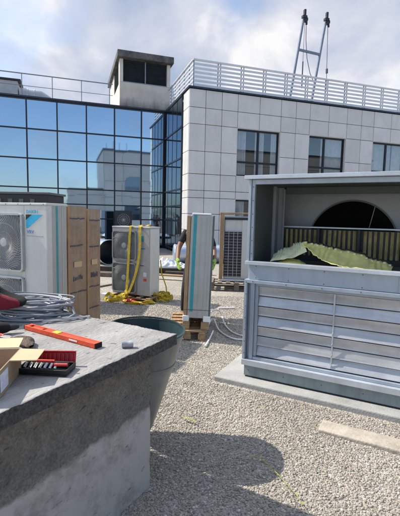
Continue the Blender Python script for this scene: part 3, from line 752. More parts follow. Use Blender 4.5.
sling('yellow lifting sling hanging straight down the middle of the fan guards',
   [(-.36,.40,1.30),(-.37,.394,1.452),(-.38,.2,1.452),(-.39,-.014,1.452),(-.395,y_,1.40),(-.415,y_,1.1),(-.435,y_,.75),(-.455,y_,.45),(-.47,y_-.01,.20),(-.475,y_-.05,.12)],
   [(-.48,y_-.03,.22),(-.42,-.14,.12),(-.62,-.2,.10),(-.80,-.16,.14),(-.85,-.22,.03),(-.70,-.30,.02),(-.50,-.26,.06),(-.40,-.18,.16),(-.52,-.12,.14),(-.7,-.14,.05),(-.78,-.24,.02),(-.66,-.34,.03)])
sling('yellow lifting sling bowing across the service panel towards the fan side',
   [(-.22,.41,1.2),(-.22,.394,1.452),(-.20,.2,1.455),(-.185,-.014,1.452),(-.18,y_,1.38),(-.175,y_,1.15),(-.195,y_,.9),(-.25,y_,.62),(-.33,y_,.38),(-.41,y_-.01,.20),(-.45,y_-.05,.12)],
   [(-.44,y_-.05,.16),(-.35,-.16,.06),(-.15,-.2,.03),(.05,-.12,.06),(.12,0,.02),(-.05,-.22,.03),(-.3,-.28,.02),(-.45,-.2,.09)])
rp = thing('sling_bundle', 'loose yellow sling bundle on the gravel beside the condenser unit', 'sling', tuple(U0), URZ)
b = MB(); rr = random.Random(4)
for q in range(5):
    cx, cy = .18+rr.uniform(-.06,.12), .30+rr.uniform(-.08,.08); ra = rr.uniform(.07,.14)
    pts = [(cx+ra*math.cos(k*.4+q)*1.25, cy+ra*math.sin(k*.4+q), .02+.035*q*rr.uniform(.5,1)+.05*math.sin(k*.9+q)**2) for k in range(17)]
    b.ribbon(pts, .035, .006, lambda i: (0,.3,1) if i % 5 else (.5,.5,.6))
b.build('webbing', M['yellow'], rp)
b = MB(); b.tube([(.28,.22,.03),(.2,.3,.3),(.06,.36,.55),(.03,.38,.8)], .012, 6); b.build('cord', M['yellow'], rp)
b = MB(); b.box(-.98,-.80,-.16,-.06,.03,.12)
o = b.build('foam_block', M['foam'], None, bevel=.01); o.location = U0; o.rotation_euler = (0,0,URZ); tag(o, 'white polystyrene block by the foot of the yellow slung condenser unit', 'foam block')
b = MB(); b.grid(lambda u,v: (-.50+.30*u, -.20+.12*v, .03+.05*math.sin(3.1*u)*math.sin(3.1*v)+.01*math.sin(u*30)), 20, 8)
o = b.build('red_strap', M['red'], None, smooth=True, solid=.012); o.location = U0; o.rotation_euler = (0,0,URZ); tag(o, 'dark red folded strap lying under the yellow slings', 'strap')

# unit held upright on the small pallet (seen from its narrow side)
hu = thing('condenser_unit', 'pale condenser unit seen end on with teal stripe, held upright by a worker', 'condenser', (-.035,5.20,0), R(-2.0), 'outdoor condenser units on the roof')
hz0, hz1 = .285, 1.69
def pt(name, m, fn, bevel=.003, parent=hu, **k):
    b = MB(); fn(b); return b.build(name, m, parent, bevel=bevel, **k)
pt('casing', M['unit_grey'], lambda b: b.box(-.135,.172,.006,.93,hz0+.01,hz1-.015), .012)
pt('end_panel', M['unit_worn'], lambda b: (b.box(-.130,.155,-.001,.03,hz0+.012,hz1-.02)), .006)
pt('end_ridge', M['unit_worn'], lambda b: [b.box(x,x+.010,-.006,.001,hz0+.03,hz1-.04) for x in (.0,.075,.118)], .002)
pt('corner_trim', M['galv_dark'], lambda b: b.box(.158,.178,-.004,.06,hz0+.01,hz1-.015), .004)
pt('tape', M['teal'], lambda b: b.prism([(-.100,-.0035,hz0+.10),(-.058,-.0035,hz0+.10),(-.052,-.0035,hz1-.02),(-.094,-.0035,hz1-.02)],(0,.002,0)), 0)
pt('packing_board', M['card'], lambda b: b.box(-.182,-.137,-.004,.90,hz0+.02,hz1-.03), .004)
pt('top_foam', M['foam'], lambda b: b.box(-.12,.13,.0,.9,hz1-.014,hz1+.010), .01)
for x0,x1 in ((-.190,-.105),(.085,.185)):
    pt('foam_foot', M['foam'], lambda b: b.box(x0,x1,-.02,.12,hz0-.035,hz0+.045), .010)
    pt('foam_foot', M['foam'], lambda b: b.box(x0,x1,.80,.94,hz0-.035,hz0+.045), .010)
pt('strap', M['galv_dark'], lambda b: b.box(-.184,.18,-.0062,-.0048,hz0+.12,hz0+.127), 0)
for x0,x1 in ((-.185,-.095),(.06,.170)):
    pt('skid', M['wood'], lambda b: b.box(x0,x1,-.02,.95,.146,hz0-.037), .005)
hu.rotation_euler = (0, R(1.4), R(-2.0))
pallet('pale narrow wooden pallet under the unit held by a worker', (-.155,5.63,0), R(90.5), 1.0, .50, .142, M['wood'])

# unit still in its cardboard frame beside the air handler
cf = thing('condenser_unit', 'condenser unit showing dark coil in a cardboard frame beside the air handling unit', 'condenser', (.44,9.0,0), R(-4), 'outdoor condenser units on the roof')
def pt(name, m, fn, bevel=.003, parent=cf, **k):
    b = MB(); fn(b); return b.build(name, m, parent, bevel=bevel, **k)
cz0, cz1 = .21, 1.735
pt('casing', M['unit'], lambda b: (b.box(.10,.82,.03,.42,cz0+.04,cz1-.05)), .01)
pt('coil', M['dark'], lambda b: b.box(.11,.50,.012,.028,cz0+.09,1.33), .002)
def fins(b):
    for i in range(17): z = cz0+.10+i*.0655; b.box(.108,.50,.004,.011,z,z+.006)
    for x in (.20,.31,.40): b.box(x,x+.010,.000,.0035,cz0+.09,1.33)
pt('coil_guard', M['grille_pale'], fins, 0)
pt('side_panel', M['unit'], lambda b: b.box(.505,.80,.005,.028,cz0+.05,1.62), .004)
pt('strap', M['dark'], lambda b: (b.box(.11,.80,-.004,.006,1.60,1.655), b.box(.098,.112,-.004,.008,cz0+.04,1.655)), .01)
pt('cardboard_post', M['card'], lambda b: b.box(0,.092,-.01,.10,cz0+.03,cz1), .005)
pt('cardboard_post', M['card'], lambda b: b.box(.82,.90,-.01,.10,cz0+.03,cz1), .005)
pt('cardboard_cap', M['card'], lambda b: b.box(-.005,.905,-.015,.45,cz1,cz1+.03), .005)
pt('foam_base', M['foam'], lambda b: b.box(.0,.9,-.015,.44,cz0-.01,cz0+.03), .008)
pallet('dark weathered pallet under the cardboard framed condenser unit', (.86,9.12,0), R(-4), 1.25, .75, .198, M['wood_grey'])

# ------------------------------------------------------------------ worker behind the held unit
per = thing('person', 'worker in dark clothes and lime green gloves standing behind the held unit', 'person', (-.06,6.42,0))
def skinned(name, m, verts, edges, radii, root, parent, sub=2, seg_mat=None):
    me = bpy.data.meshes.new(name); me.from_pydata([tuple(v) for v in verts], edges, [])
    o = bpy.data.objects.new(name, me); col.objects.link(o); o.parent = parent; me.materials.append(m)
    md = o.modifiers.new('Skin', 'SKIN')
    if not me.skin_vertices: return o
    for i, d in enumerate(me.skin_vertices[0].data):
        r = radii[i]; d.radius = (r, r) if not isinstance(r, tuple) else r
        d.use_root = (i == root)
    md.use_smooth_shade = True
    s = o.modifiers.new('Subdivision', 'SUBSURF'); s.levels = sub; s.render_levels = sub
    return o
# joints (local metres; he faces -y, towards the unit and the camera)
J = dict(pel=(0,0,.92), wai=(0,-.01,1.08), che=(0,-.03,1.28), nec=(0,-.03,1.44), hdb=(0,-.06,1.50), hdm=(0,-.07,1.57), hdt=(0,-.06,1.63),
  hipL=(-.10,0,.88), kneL=(-.165,-.10,.48), ankL=(-.195,.02,.09), toeL=(-.21,-.15,.04),
  hipR=(.10,0,.88), kneR=(.16,-.08,.48), ankR=(.19,.02,.09), toeR=(.20,-.15,.04),
  shoL=(-.19,-.03,1.39), elbL=(-.285,-.16,1.14), wriL=(-.285,-.37,.985), palL=(-.272,-.44,.93),
  shoR=(.19,-.03,1.39), elbR=(.285,-.16,1.14), wriR=(.285,-.37,.985), palR=(.272,-.44,.93))
K = list(J); ix = {k:i for i,k in enumerate(K)}
E_ = [('pel','wai'),('wai','che'),('che','nec'),('nec','hdb'),('hdb','hdm'),('hdm','hdt'),('pel','hipL'),('hipL','kneL'),('kneL','ankL'),('ankL','toeL'),('pel','hipR'),('hipR','kneR'),('kneR','ankR'),('ankR','toeR'),
      ('che','shoL'),('shoL','elbL'),('elbL','wriL'),('wriL','palL'),('che','shoR'),('shoR','elbR'),('elbR','wriR'),('wriR','palR')]
rad = dict(pel=(.15,.11),wai=(.135,.10),che=(.16,.11),nec=.055,hdb=.065,hdm=(.075,.09),hdt=(.06,.075),hip=.085,kne=.058,ank=.042,toe=.035,sho=.062,elb=.042,wri=.029,pal=.030)
skinned('body', M['skin'], [J[k] for k in K], [(ix[a],ix[b]) for a,b in E_], [rad[k[:3]] for k in K], 0, per)
def sub_skin(name, m, keys, grow, sub=2, ends=None):
    loc_ = dict(J); 
    if ends: loc_.update(ends)
    kk = list(keys); i2 = {k:i for i,k in enumerate(kk)}
    ed = [(i2[a],i2[b]) for a,b in E_ if a in i2 and b in i2]
    def rr(k):
        r = rad[k[:3]]; return tuple(x+grow for x in r) if isinstance(r, tuple) else r+grow
    return skinned(name, m, [loc_[k] for k in kk], ed, [rr(k) for k in kk], 0, per, sub)
def lerp(a,b,t_): return tuple(Vector(J[a]).lerp(Vector(J[b]),t_))
sub_skin('t_shirt', M['shirt'], ['wai','pel','che','shoL','elbL','shoR','elbR'], .012, ends=dict(elbL=lerp('shoL','elbL',.75), elbR=lerp('shoR','elbR',.95)))
sub_skin('trousers', M['trouser'], ['pel','hipL','kneL','ankL','hipR','kneR','ankR'], .016)
for s in ('L','R'):
    a = Vector(J['ank'+s]); tt = Vector(J['toe'+s])
    skinned('boot', M['leather'], [a+Vector((0,0,.06)), a+Vector((0,.02,-.045)), tt+Vector((0,.06,.005)), tt+Vector((0,-.03,0))], [(0,1),(1,2),(2,3)], [.055,.048,.046,.036], 0, per)
    sg = -1 if s == 'L' else 1
    w = Vector(J['wri'+s]); p = Vector(J['pal'+s]); ax = (p-w).normalized()
    vs = [w-ax*.03, w, p]; es = [(0,1),(1,2)]; rs = [.040,.036,(.026,.044)]
    inw = Vector((-sg,0,0))
    for q, (off, ln) in enumerate(((.036,.075),(.013,.085),(-.010,.080),(-.032,.062))):
        b0 = p + ax*.035 + Vector((0,.35,.94)).normalized()*off
        d0 = (ax*.9 + inw*.25).normalized(); d1 = (ax*.6 + inw*.75).normalized(); d2 = (ax*.2+inw*1).normalized()
        i0 = len(vs); vs += [b0, b0+d0*ln*.45, b0+d0*ln*.45+d1*ln*.35, b0+d0*ln*.45+d1*ln*.35+d2*ln*.25]
        es += [(2,i0),(i0,i0+1),(i0+1,i0+2),(i0+2,i0+3)]; rs += [.0125,.0115,.0105,.009]
    i0 = len(vs); tb = p + Vector((0,.1,.04)) ; vs += [p+Vector((0,-.005,.045)), p+Vector((0,-.045,.065))+inw*.012, p+Vector((0,-.075,.062))+inw*.02]
    es += [(1,i0),(i0,i0+1),(i0+1,i0+2)]; rs += [.014,.0125,.010]
    skinned('glove', M['glove'], vs, es, rs, 1, per, 2)
# face and hair
b = MB()
def hairfn(u,v):
    a = 2*math.pi*u; e = R(-8+98*v) if not (math.sin(a) < -.3) else R(32+58*v)
    return (.088*math.cos(e)*math.cos(a), -.055+.104*math.cos(e)*math.sin(a), 1.575+.108*math.sin(e))
b.grid(hairfn, 32, 8); b.build('hair', M['hair'], per, smooth=True, solid=.012)
for sx in (-1,1):
    b = MB(); b.lathe([(0,-.011),(.008,-.008),(.011,0),(.008,.008),(0,.011)], 12, (sx*.031,-.152,1.575)); b.build('eye', M['eye'], per, smooth=True)
    b = MB(); b.lathe([(0,-.03),(.012,-.02),(.015,0),(.012,.022),(0,.032)], 10, (sx*.082,-.05,1.565)); b.build('ear', M['skin'], per, smooth=True)
b = MB(); b.add([(-.008,-.155,1.58),(.008,-.155,1.58),(.016,-.158,1.54),(-.016,-.158,1.54),(0,-.185,1.543)], [(0,1,4),(1,2,4),(2,3,4),(3,0,4)]); b.build('nose', M['skin'], per, smooth=True)
b = MB(); b.box(-.024,.024,-.156,-.147,1.512,1.520); b.build('mouth', M['fabric_red'], per, bevel=.003)

# ------------------------------------------------------------------ clutter in the middle distance
def duct(label, c0, c1, r):
    th = thing('duct_section', label, 'duct', (0,0,0), 0, 'lengths of round ventilation duct')
    c0 = Vector(c0); c1 = Vector(c1); th.location = c0; d = c1-c0
    n = 40
    pts = [d*(i/n) for i in range(n+1)]; rs = [r*(1+.012*(i % 2)) for i in range(n+1)]
    b = MB(); b.tube(pts, rs, 36, caps=False); b.build('duct_shell', M['duct'], th, smooth=True, angle=60)
    b = MB(); b.tube([d*.002, d*.998], r*.975, 36, caps=False); b.build('duct_bore', M['dark'], th, smooth=True)
    for f0, f1 in ((-.002,.012),(.988,1.002)):
        b = MB(); b.tube([d*f0, d*f1], r*1.04, 36, caps=False); b.build('end_collar', M['galv_bright'], th, smooth=True, solid=.01)
    return th, d, r
th, d, r = duct('pale steel duct lying behind the worker with its end capped', (-.92,14.1,.335), (1.75,14.55,.335), .32)
b = MB(); b.tube([-d*.02, -d*.012, d*.0], [r*.5, r*.93, r*1.02], 36); b.build('end_cap', M['duct'], th, smooth=True, angle=60)
duct('pale steel duct with open dark end lying right of the cardboard cartons', (-3.02,13.1,.42), (-4.6,14.9,.42), .40)
def board(label, a, b_, w_, h_, m, name='timber_board', group='loose timber boards'):
    q = MB(); a = Vector(a); b_ = Vector(b_); q.bar((0,0,0), b_-a, w_, h_)
    o = q.build(name, m, None, bevel=.006); o.location = a; return tag(o, label, 'board', group)
board('brown board lying flat on dark timber behind the yellow slung unit', (-1.15,10.3,.12), (-.35,10.1,.12), .14, .04, M['wood'])
board('long dark timber beam across the gravel right of the cartons', (-4.4,11.6,.10), (-2.25,11.3,.10), .14, .14, M['wood_dark'])
board('grey timber beam in front of the open duct', (-3.9,10.7,.06), (-2.35,10.5,.06), .12, .10, M['wood_grey'])
board('thin dark batten slanting against the long beam by the cartons', (-2.75,9.3,.03), (-3.05,11.2,.32), .05, .04, M['wood_dark'])
board('dark timber bearer under the white sheeting', (-1.6,11.55,.08), (.35,11.2,.08), .16, .16, M['wood_dark'])
board('short dark bearer left of the worker', (-.95,10.9,.07), (.1,10.7,.07), .12, .12, M['wood_dark'])
board('pale batten beside the yellow slung unit', (-2.5,8.6,.02), (-1.9,9.5,.02), .06, .03, M['wood_grey'])
sh = MB()
def shf(u,v):
    x = -1.45+1.05*u; y = 11.3+.6*v; e = math.sin(math.pi*u)**.5*math.sin(math.pi*v)**.5
    return (x+.05*noise.noise(Vector((u*6,v*5,8))), y, .16+.17*e+.20*e*noise.noise(Vector((u*5,v*4,3)))+.09*e*noise.noise(Vector((u*14,v*9,1))))
sh.grid(shf, 50, 30); o = sh.build('plastic_sheeting', M['sheet'], None, smooth=True, solid=.01); tag(o, 'crumpled white plastic sheeting heaped over dark timber behind the slung unit', 'sheeting')
# small dark machine by the glass
sm = thing('rooftop_machine', 'small dark machine with pale fan by the mirrored glass behind the slung unit', 'machine', (-3.35,17.2,0), R(12))
b = MB(); b.box(-.36,.36,0,.5,.25,1.85); b.build('machine_body', M['dark'], sm, bevel=.02)
b = MB(); b.box(-.34,.34,.05,.45,0,.248); b.build('machine_base', M['galv_dark'], sm, bevel=.01)
b = MB(); guard(b, 0, 1.45, .27, .27, -.005, nv=14, r=.26, th=.005); b.build('machine_guard', M['grille'], sm)
# white cables on the gravel by the pallet
def cable(label, pts, r, m, name='cable', cat='cable', group=None, n=10):
    out = []
    for i in range(len(pts)-1):
        p0 = Vector(pts[max(i-1,0)]); p1 = Vector(pts[i]); p2 = Vector(pts[i+1]); p3 = Vector(pts[min(i+2,len(pts)-1)])
        for k in range(n):
            t_ = k/n; out.append(.5*((2*p1)+(-p0+p2)*t_+(2*p0-5*p1+4*p2-p3)*t_**2+(-p0+3*p1-3*p2+p3)*t_**3))
    out.append(Vector(pts[-1])); b = MB(); o0 = Vector(pts[0]); b.tube([p-o0 for p in out], r, 8)
    o = b.build(name, m, None, smooth=True); o.location = o0; return tag(o, label, cat, group)
cable('white flexible hose looping up from the gravel right of the held unit', [(.16,5.95,.02),(.20,6.15,.16),(.34,6.25,.14),(.40,5.9,.03),(.50,5.5,.02),(.72,5.30,.02),(.95,5.4,.02)], .011, M['white'], 'hose', 'hose', 'white hoses on the gravel')
cable('white flexible hose lying flat towards the air handling unit', [(.13,5.75,.02),(.22,5.95,.10),(.30,5.6,.02),(.45,5.25,.02),(.62,5.18,.02),(.85,5.22,.02)], .011, M['white'], 'hose', 'hose', 'white hoses on the gravel')
cable('straight white plastic pipe on the gravel in front of the held unit', [(.09,4.86,.025),(.15,5.15,.03),(.205,5.42,.06)], .012, M['white'], 'pipe', 'pipe')
cable('white rod lying across behind the hoses', [(.35,7.0,.02),(.65,7.05,.02)], .016, M['white'], 'pipe', 'pipe')
# weed runner in the gravel
wd = thing('weed_runner', 'thin yellow green weed runner trailing over the gravel at the shadow edge', 'weed', (0,0,0))
b = MB(); wp = [(.39,2.55,.03),(.44,2.52,.035),(.50,2.42,.03),(.53,2.36,.03),(.56,2.27,.032),(.60,2.18,.03),(.62,2.10,.028)]
b.tube(wp, .0024, 6); b.build('stem', M['stem'], wd)
for i in range(0,len(wp),1):
    p = Vector(wp[i]); a = i*1.3; b = MB(); dv = Vector((math.cos(a),math.sin(a),.3))*.022; sd = Vector((-math.sin(a),math.cos(a),0))*.006
    b.add([p, p+dv*.5+sd, p+dv, p+dv*.5-sd], [(0,1,2,3)]); b.build('leaf', M['stem'], wd, solid=.0012)
wl = thing('weed_leaf', 'yellow leaf blade lying on the sunlit gravel right of the plinth', 'leaf', (0,0,0))
b = MB(); b.ribbon([(-.11,3.06,.03),(-.07,3.03,.036),(-.03,3.01,.034),(.0,2.98,.03)], .014, .002, (.3,1,0)); b.build('blade', M['stem'], wl)

# ------------------------------------------------------------------ tools on the slab (top at z = .952)
ZB = .952
lv_a = Vector((-1.036,2.342,ZB)); lv_b = Vector((-.528,2.025,ZB)); ld = lv_b-lv_a; LL = ld.length
lv = thing('spirit_level', 'orange spirit level with a yellow green vial on the concrete slab', 'level', tuple(lv_a), math.atan2(ld.y,ld.x))
b = MB(); b.box(0,LL,-.024,-.016,.001,.027); b.box(0,LL,.016,.024,.001,.027)
b.box(0,.03,-.016,.016,.001,.026); b.box(.05,.14,-.016,.016,.004,.022); b.box(.17,.24,-.016,.016,.002,.025); b.box(.30,LL-.03,-.016,.016,.003,.024); b.box(LL-.03,LL,-.016,.016,.001,.026)
b.build('beam', M['orange'], lv, bevel=.002)
b = MB(); b.box(.245,.295,-.018,.018,.003,.0285); b.build('vial', M['vial'], lv, bevel=.004)
b = MB(); b.box(.03,.05,-.015,.015,.003,.018); b.box(.14,.17,-.015,.015,.003,.018); b.build('hand_slot', M['black'], lv)
b = MB(); b.box(-.006,-.0005,-.0245,.0245,.0005,.0275); b.box(LL+.0005,LL+.006,-.0245,.0245,.0005,.0275); b.build('end_cap', M['fabric_black'], lv, bevel=.002)
b = MB(); b.box(.40,.465,-.0255,-.0243,.010,.018); b.build('scale_strip', M['white'], lv)
cp = thing('pipe_coupling', 'short grey pipe coupling lying near the slab corner', 'coupling', (-.375,2.04,ZB+.018), R(12))
b = MB(); b.lathe([(.013,-.030),(.0175,-.030),(.0175,-.012),(.0165,-.010),(.0165,.010),(.0175,.012),(.0175,.030),(.013,.030)], 24, (0,0,0), 'x', True); b.build('sleeve', M['cable'], cp, smooth=True)
b = MB(); b.lathe([(0,-.02),(.0129,-.02)], 24, (0,0,0), 'x'); b.build('bore', M['black'], cp)
wa = Vector((-.985,2.475,ZB)); wb = Vector((-.755,2.63,ZB)); wdv = wb-wa
wr = thing('spanner', 'chromed combination spanner lying behind the orange spirit level', 'spanner', tuple(wa), math.atan2(wdv.y,wdv.x))
wl_ = wdv.length
b = MB(); b.box(.015,wl_-.015,-.009,.009,.004,.014); b.build('shank', M['chrome'], wr, bevel=.002)
b = MB(); b.lathe([(.009,.001),(.016,.001),(.016,.013),(.009,.013)], 20, (wl_,0,0), 'z', True); b.build('ring_end', M['chrome'], wr, bevel=.001)
b = MB(); b.prism([(.018,.012,.002),(.005,.018,.002),(-.016,.014,.002),(-.014,.006,.002),(.002,.006,.002),(.002,-.006,.002),(-.014,-.006,.002),(-.016,-.014,.002),(.005,-.018,.002),(.018,-.012,.002)],(0,0,.010)); b.build('open_jaw', M['chrome'], wr, bevel=.001)

# cable coil: real loops piled on the slab
cc = thing('cable_coil', 'coil of grey cable piled on the far left of the slab', 'cable', (-1.18,2.66,ZB))
rr = random.Random(11); b1 = MB(); b2 = MB()
for q in range(26):
    ra = rr.uniform(.19,.31); rb = rr.uniform(.11,.19); cx, cy = rr.uniform(-.07,.05), rr.uniform(-.03,.04); z0 = .008+.0040*q; ph = rr.uniform(0,6.28); tl = rr.uniform(-.11,.08); tl2 = rr.uniform(-.13,.13)
    pts = []
    for k in range(44):
        a = 2*math.pi*k/44; x = cx+ra*math.cos(a)*(1+.05*math.sin(3*a+ph)); y = cy+rb*math.sin(a)*(1+.06*math.sin(2*a+ph))
        pts.append((x, y, max(.008, z0+tl*x*.7+tl2*y+.012*math.sin(2*a+ph))))
    (b1 if q % 3 else b2).tube(pts, .0062, 7, closed=True)
b1.build('pale_loop', M['cable'], cc, smooth=True); b2.build('dark_loop', M['cable_dark'], cc, smooth=True)
b = MB(); b.tube([(.12,.10,.10),(.22,.08,.085),(.30,.04,.05),(.335,-.02,.02),(.31,-.08,.010),(.22,-.10,.009),(.10,-.12,.01)], .0075, 8); b.build('loose_end', M['cable'], cc, smooth=True)

# black and red bag flap hanging over the coil
bg = thing('tool_bag', 'black tool bag with dark red side slumped over the cable coil', 'bag', (-1.25,2.46,ZB+.085))
def bagf(u,v):
    a = 2*math.pi*u; prof = math.sin(math.pi*min(1,v*.98+.01))**.6
    x = -.10+.16*math.cos(a)*prof + (.13*max(0,math.cos(a))**3)*prof*(1-.6*v); y = .09*math.sin(a)*prof; z = .0+.21*v - .11*max(0,math.cos(a))**2*v
    return Vector((x,y,z)) + Vector((1,1,1))*.012*noise.noise(Vector((math.cos(a)*2,math.sin(a)*2,v*4)))
b = MB(); b.grid(bagf, 40, 16); b.build('bag_shell', M['fabric_black'], bg, smooth=True)
b = MB(); b.grid(lambda u,v: Vector(bagf(.60+.36*u,.15+.65*v))+Vector((-.004,-.008,0)), 16, 10); b.build('side_panel', M['fabric_red'], bg, smooth=True, solid=.006)
# power drill lying behind the box
dr = thing('cordless_drill', 'black cordless drill with red trim lying behind the cardboard box', 'drill', (-1.16,2.20,ZB), R(35))
b = MB(); b.tube([(-.09,0,.035),(-.05,0,.037),(.03,0,.037),(.06,0,.035),(.075,0,.034)], [.024,.034,.034,.028,.02], 16); b.build('motor_housing', M['fabric_black'], dr, smooth=True)
b = MB(); b.tube([(.075,0,.034),(.10,0,.034),(.125,0,.034)], [.020,.019,.010], 12); b.build('chuck', M['dark'], dr, smooth=True)
b = MB(); b.tube([(-.03,-.02,.035),(-.045,-.07,.032),(-.055,-.12,.03)], [.022,.019,.02], 10); b.build('grip', M['black'], dr, smooth=True)
b = MB(); b.box(-.10,-.02,-.18,-.12,.002,.058); b.build('battery', M['black'], dr, bevel=.006)
b = MB(); b.tube([(-.02,0,.037),(-.005,0,.037)], .036, 16); b.build('trim_ring', M['red_grip'], dr, smooth=True)
pl = thing('pliers', 'pliers with red handles lying beside the cardboard box flap', 'pliers', (-1.055,2.13,ZB), R(-20))
b = MB(); b.tube([(-.16,.028,.012),(-.10,.022,.013),(-.04,.010,.012)], [.009,.010,.008], 8); b.build('handle', M['red_grip'], pl, smooth=True)
b = MB(); b.tube([(-.17,-.040,.012),(-.10,-.028,.013),(-.04,-.010,.012)], [.009,.010,.008], 8); b.build('handle', M['red_grip'], pl, smooth=True)
b = MB(); b.prism([(-.045,-.016,.004),(-.01,-.020,.004),(.05,-.004,.004),(.05,.004,.004),(-.01,.020,.004),(-.045,.016,.004)],(0,0,.013)); b.build('jaw', M['chrome'], pl, bevel=.002)
# leather glove
gl = MB()
def glf(u,v):
    a = 2*math.pi*u; s_ = v; wv = .042*(math.sin(math.pi*min(.97,.12+s_*.85))**.5); hv = .020*(math.sin(math.pi*min(.97,.1+s_*.88))**.5)
    x = -.09+.19*s_; return Vector((x, wv*math.cos(a)+.02*math.sin(s_*4), .021+hv*math.sin(a))) + Vector((0,.3,1))*.006*noise.noise(Vector((s_*7,math.cos(a)*2,math.sin(a)*2)))
gl.grid(glf, 22, 22); o = gl.build('work_glove', M['leather'], None, smooth=True); o.location = (-.93,2.03,ZB); o.rotation_euler = (0,0,R(-32)); tag(o, 'crumpled brown leather glove between the box flap and spirit level', 'glove')

# bit set: black open case, red rack, silver bits
ks = thing('bit_set', 'open black bit set case with red holder and silver bits on the slab edge', 'tool set', (-.672,1.705,ZB), R(-4)); ks.scale = (1.08,1.08,1.08)
b = MB(); b.box(-.105,.105,-.055,.045,.001,.007); b.box(-.105,.105,-.055,-.049,.007,.026); b.box(-.105,-.099,-.049,.045,.007,.026); b.box(.099,.105,-.049,.045,.007,.026); b.box(-.099,.099,.039,.045,.007,.026); b.build('case', M['black'], ks, bevel=.003)
b = MB(); b.tube([(-.09,-.012,.026),(.09,-.006,.026)], .011, 10); b.tube([(-.085,.018,.024),(.085,.020,.024)], .009, 10); b.build('bit_holder', M['fabric_black'], ks, smooth=True)
b = MB()
for i in range(7):
    x = -.082+i*.021; b.tube([(x,-.030,.021),(x+.004,-.012,.036)], .0055, 8)
b.build('silver_bits', M['chrome'], ks, smooth=True)
b = MB(); b.box(-.07,.10,.050,.056,.006,.072)
for i in range(9): b.box(-.062+i*.018,-.055+i*.018,.043,.0495,.010,.066)
b.box(-.07,.10,.040,.0565,.0725,.078)
o = b.build('red_rack', M['red'], ks, bevel=.002); o.rotation_euler = (R(-16),0,R(6))
b = MB(); b.tube([(-.06,.0,.040),(.03,.004,.040)], .006, 8); b.tube([(.04,-.02,.034),(.092,-.015,.034)], .007, 8); b.build('red_driver', M['red_grip'], ks, smooth=True)

# cardboard box with open flaps
bx = thing('cardboard_box', 'small open cardboard box with spread flaps at the slab edge', 'box', (-.762,1.560,ZB), R(8))
# local: right face along y at x=0 side faces the camera's right; box extends to -x
bh = .105
b = MB(); tk = .004
b.box(-.30,0,-.17,-.166,.001,bh); b.box(-.30,0,.126,.13,.001,bh); b.box(-.30,-.296,-.166,.126,.001,bh); b.box(-.004,0,-.166,.126,.001,bh); b.box(-.296,-.004,-.166,.126,.001,.005)
b.build('carton_body', M['card_shade'], bx)
def flap(name, p0, p1, dirv, ln, taper, m):
    p0 = Vector(p0); p1 = Vector(p1); dv = Vector(dirv).normalized()*ln; e = (p1-p0)
    nrm = e.cross(dv).normalized()*.004
    q = MB(); q.prism([p0, p1, p1+dv-e*taper, p0+dv+e*taper], nrm); return q.build(name, m, bx)
flap('flap', (0.001,-.02,bh+.001),(0.001,.125,bh+.001),(1,.25,-.12),.10,.04,M['card_pale'])
flap('flap', (-.29,.131,bh+.001),(-.01,.131,bh+.001),(-.05,.95,.05),.12,.03,M['card_pale'])
flap('flap', (-.301,.12,bh+.001),(-.301,-.16,bh+.001),(-.9,0,.5),.13,.04,M['card_pale'])
b = MB(); b.box(.0005,.0022,-.13,-.045,.018,.088); b.build('paper_label', M['label'], bx)

# ------------------------------------------------------------------ office building
BRZ = math.atan2(.314,.949); BO = (-.5675,16.62,0)
ob = thing('office_building', 'pale tiled office building with a blue mirrored glass wing', 'building', BO, BRZ)
def pt(name, m, fn, bevel=0, parent=ob, **k):
    b = MB(); fn(b); return b.build(name, m, parent, bevel=bevel, **k)
cols = [0,.71,1.43,2.15,3.18,4.22,4.97,5.69,6.70,7.70,8.52,9.24,10.27,11.3,12.05,12.8,13.8,14.8,15.6,16.4]
rows = [0,.42,1.1,1.78,2.45,2.76,3.44,4.37,5.46,6.12,6.84]
wins = [(2.15,4.22),(5.69,7.70),(9.24,11.3),(12.8,14.8)]; wz = [(.42,2.45),(3.44,5.46)]
def inwin(x,z):
    return any(a<x<b_ for a,b_ in wins) and any(c<z<d for c,d in wz)
def panels(b):
    rg = random.Random(5); gp = .010
    for i in range(len(cols)-1):
        for j in range(len(rows)-1):
            if inwin((cols[i]+cols[i+1])/2,(rows[j]+rows[j+1])/2): continue
            q = rg.uniform(-.004,.004)
            b.box(cols[i]+gp,cols[i+1]-gp,q,.05,rows[j]+gp,rows[j+1]-gp)
    for j in range(len(rows)-1):      # corner return
        b.box(-.004,.046,.056,.46,rows[j]+gp,rows[j+1]-gp); b.box(-.002,.048,.472,.90,rows[j]+gp,rows[j+1]-gp)
pt('tile_cladding', M['tile'], panels, bevel=.006, segs=1)
def backing(b):
    T0,T1 = .055,.24
    xs = [0.06]+[v for w_ in wins for v in w_]+[16.4]
    for i in range(0,len(xs),2): b.box(xs[i],xs[i+1],T0,T1,0,6.86)
    for a,c in wins:
        b.box(a,c,T0,T1,0,.42); b.box(a,c,T0,T1,2.45,3.44); b.box(a,c,T0,T1,5.46,6.86)
    b.box(.05,.24,.24,.90,0,6.86)
pt('wall_core', M['backing'], backing)
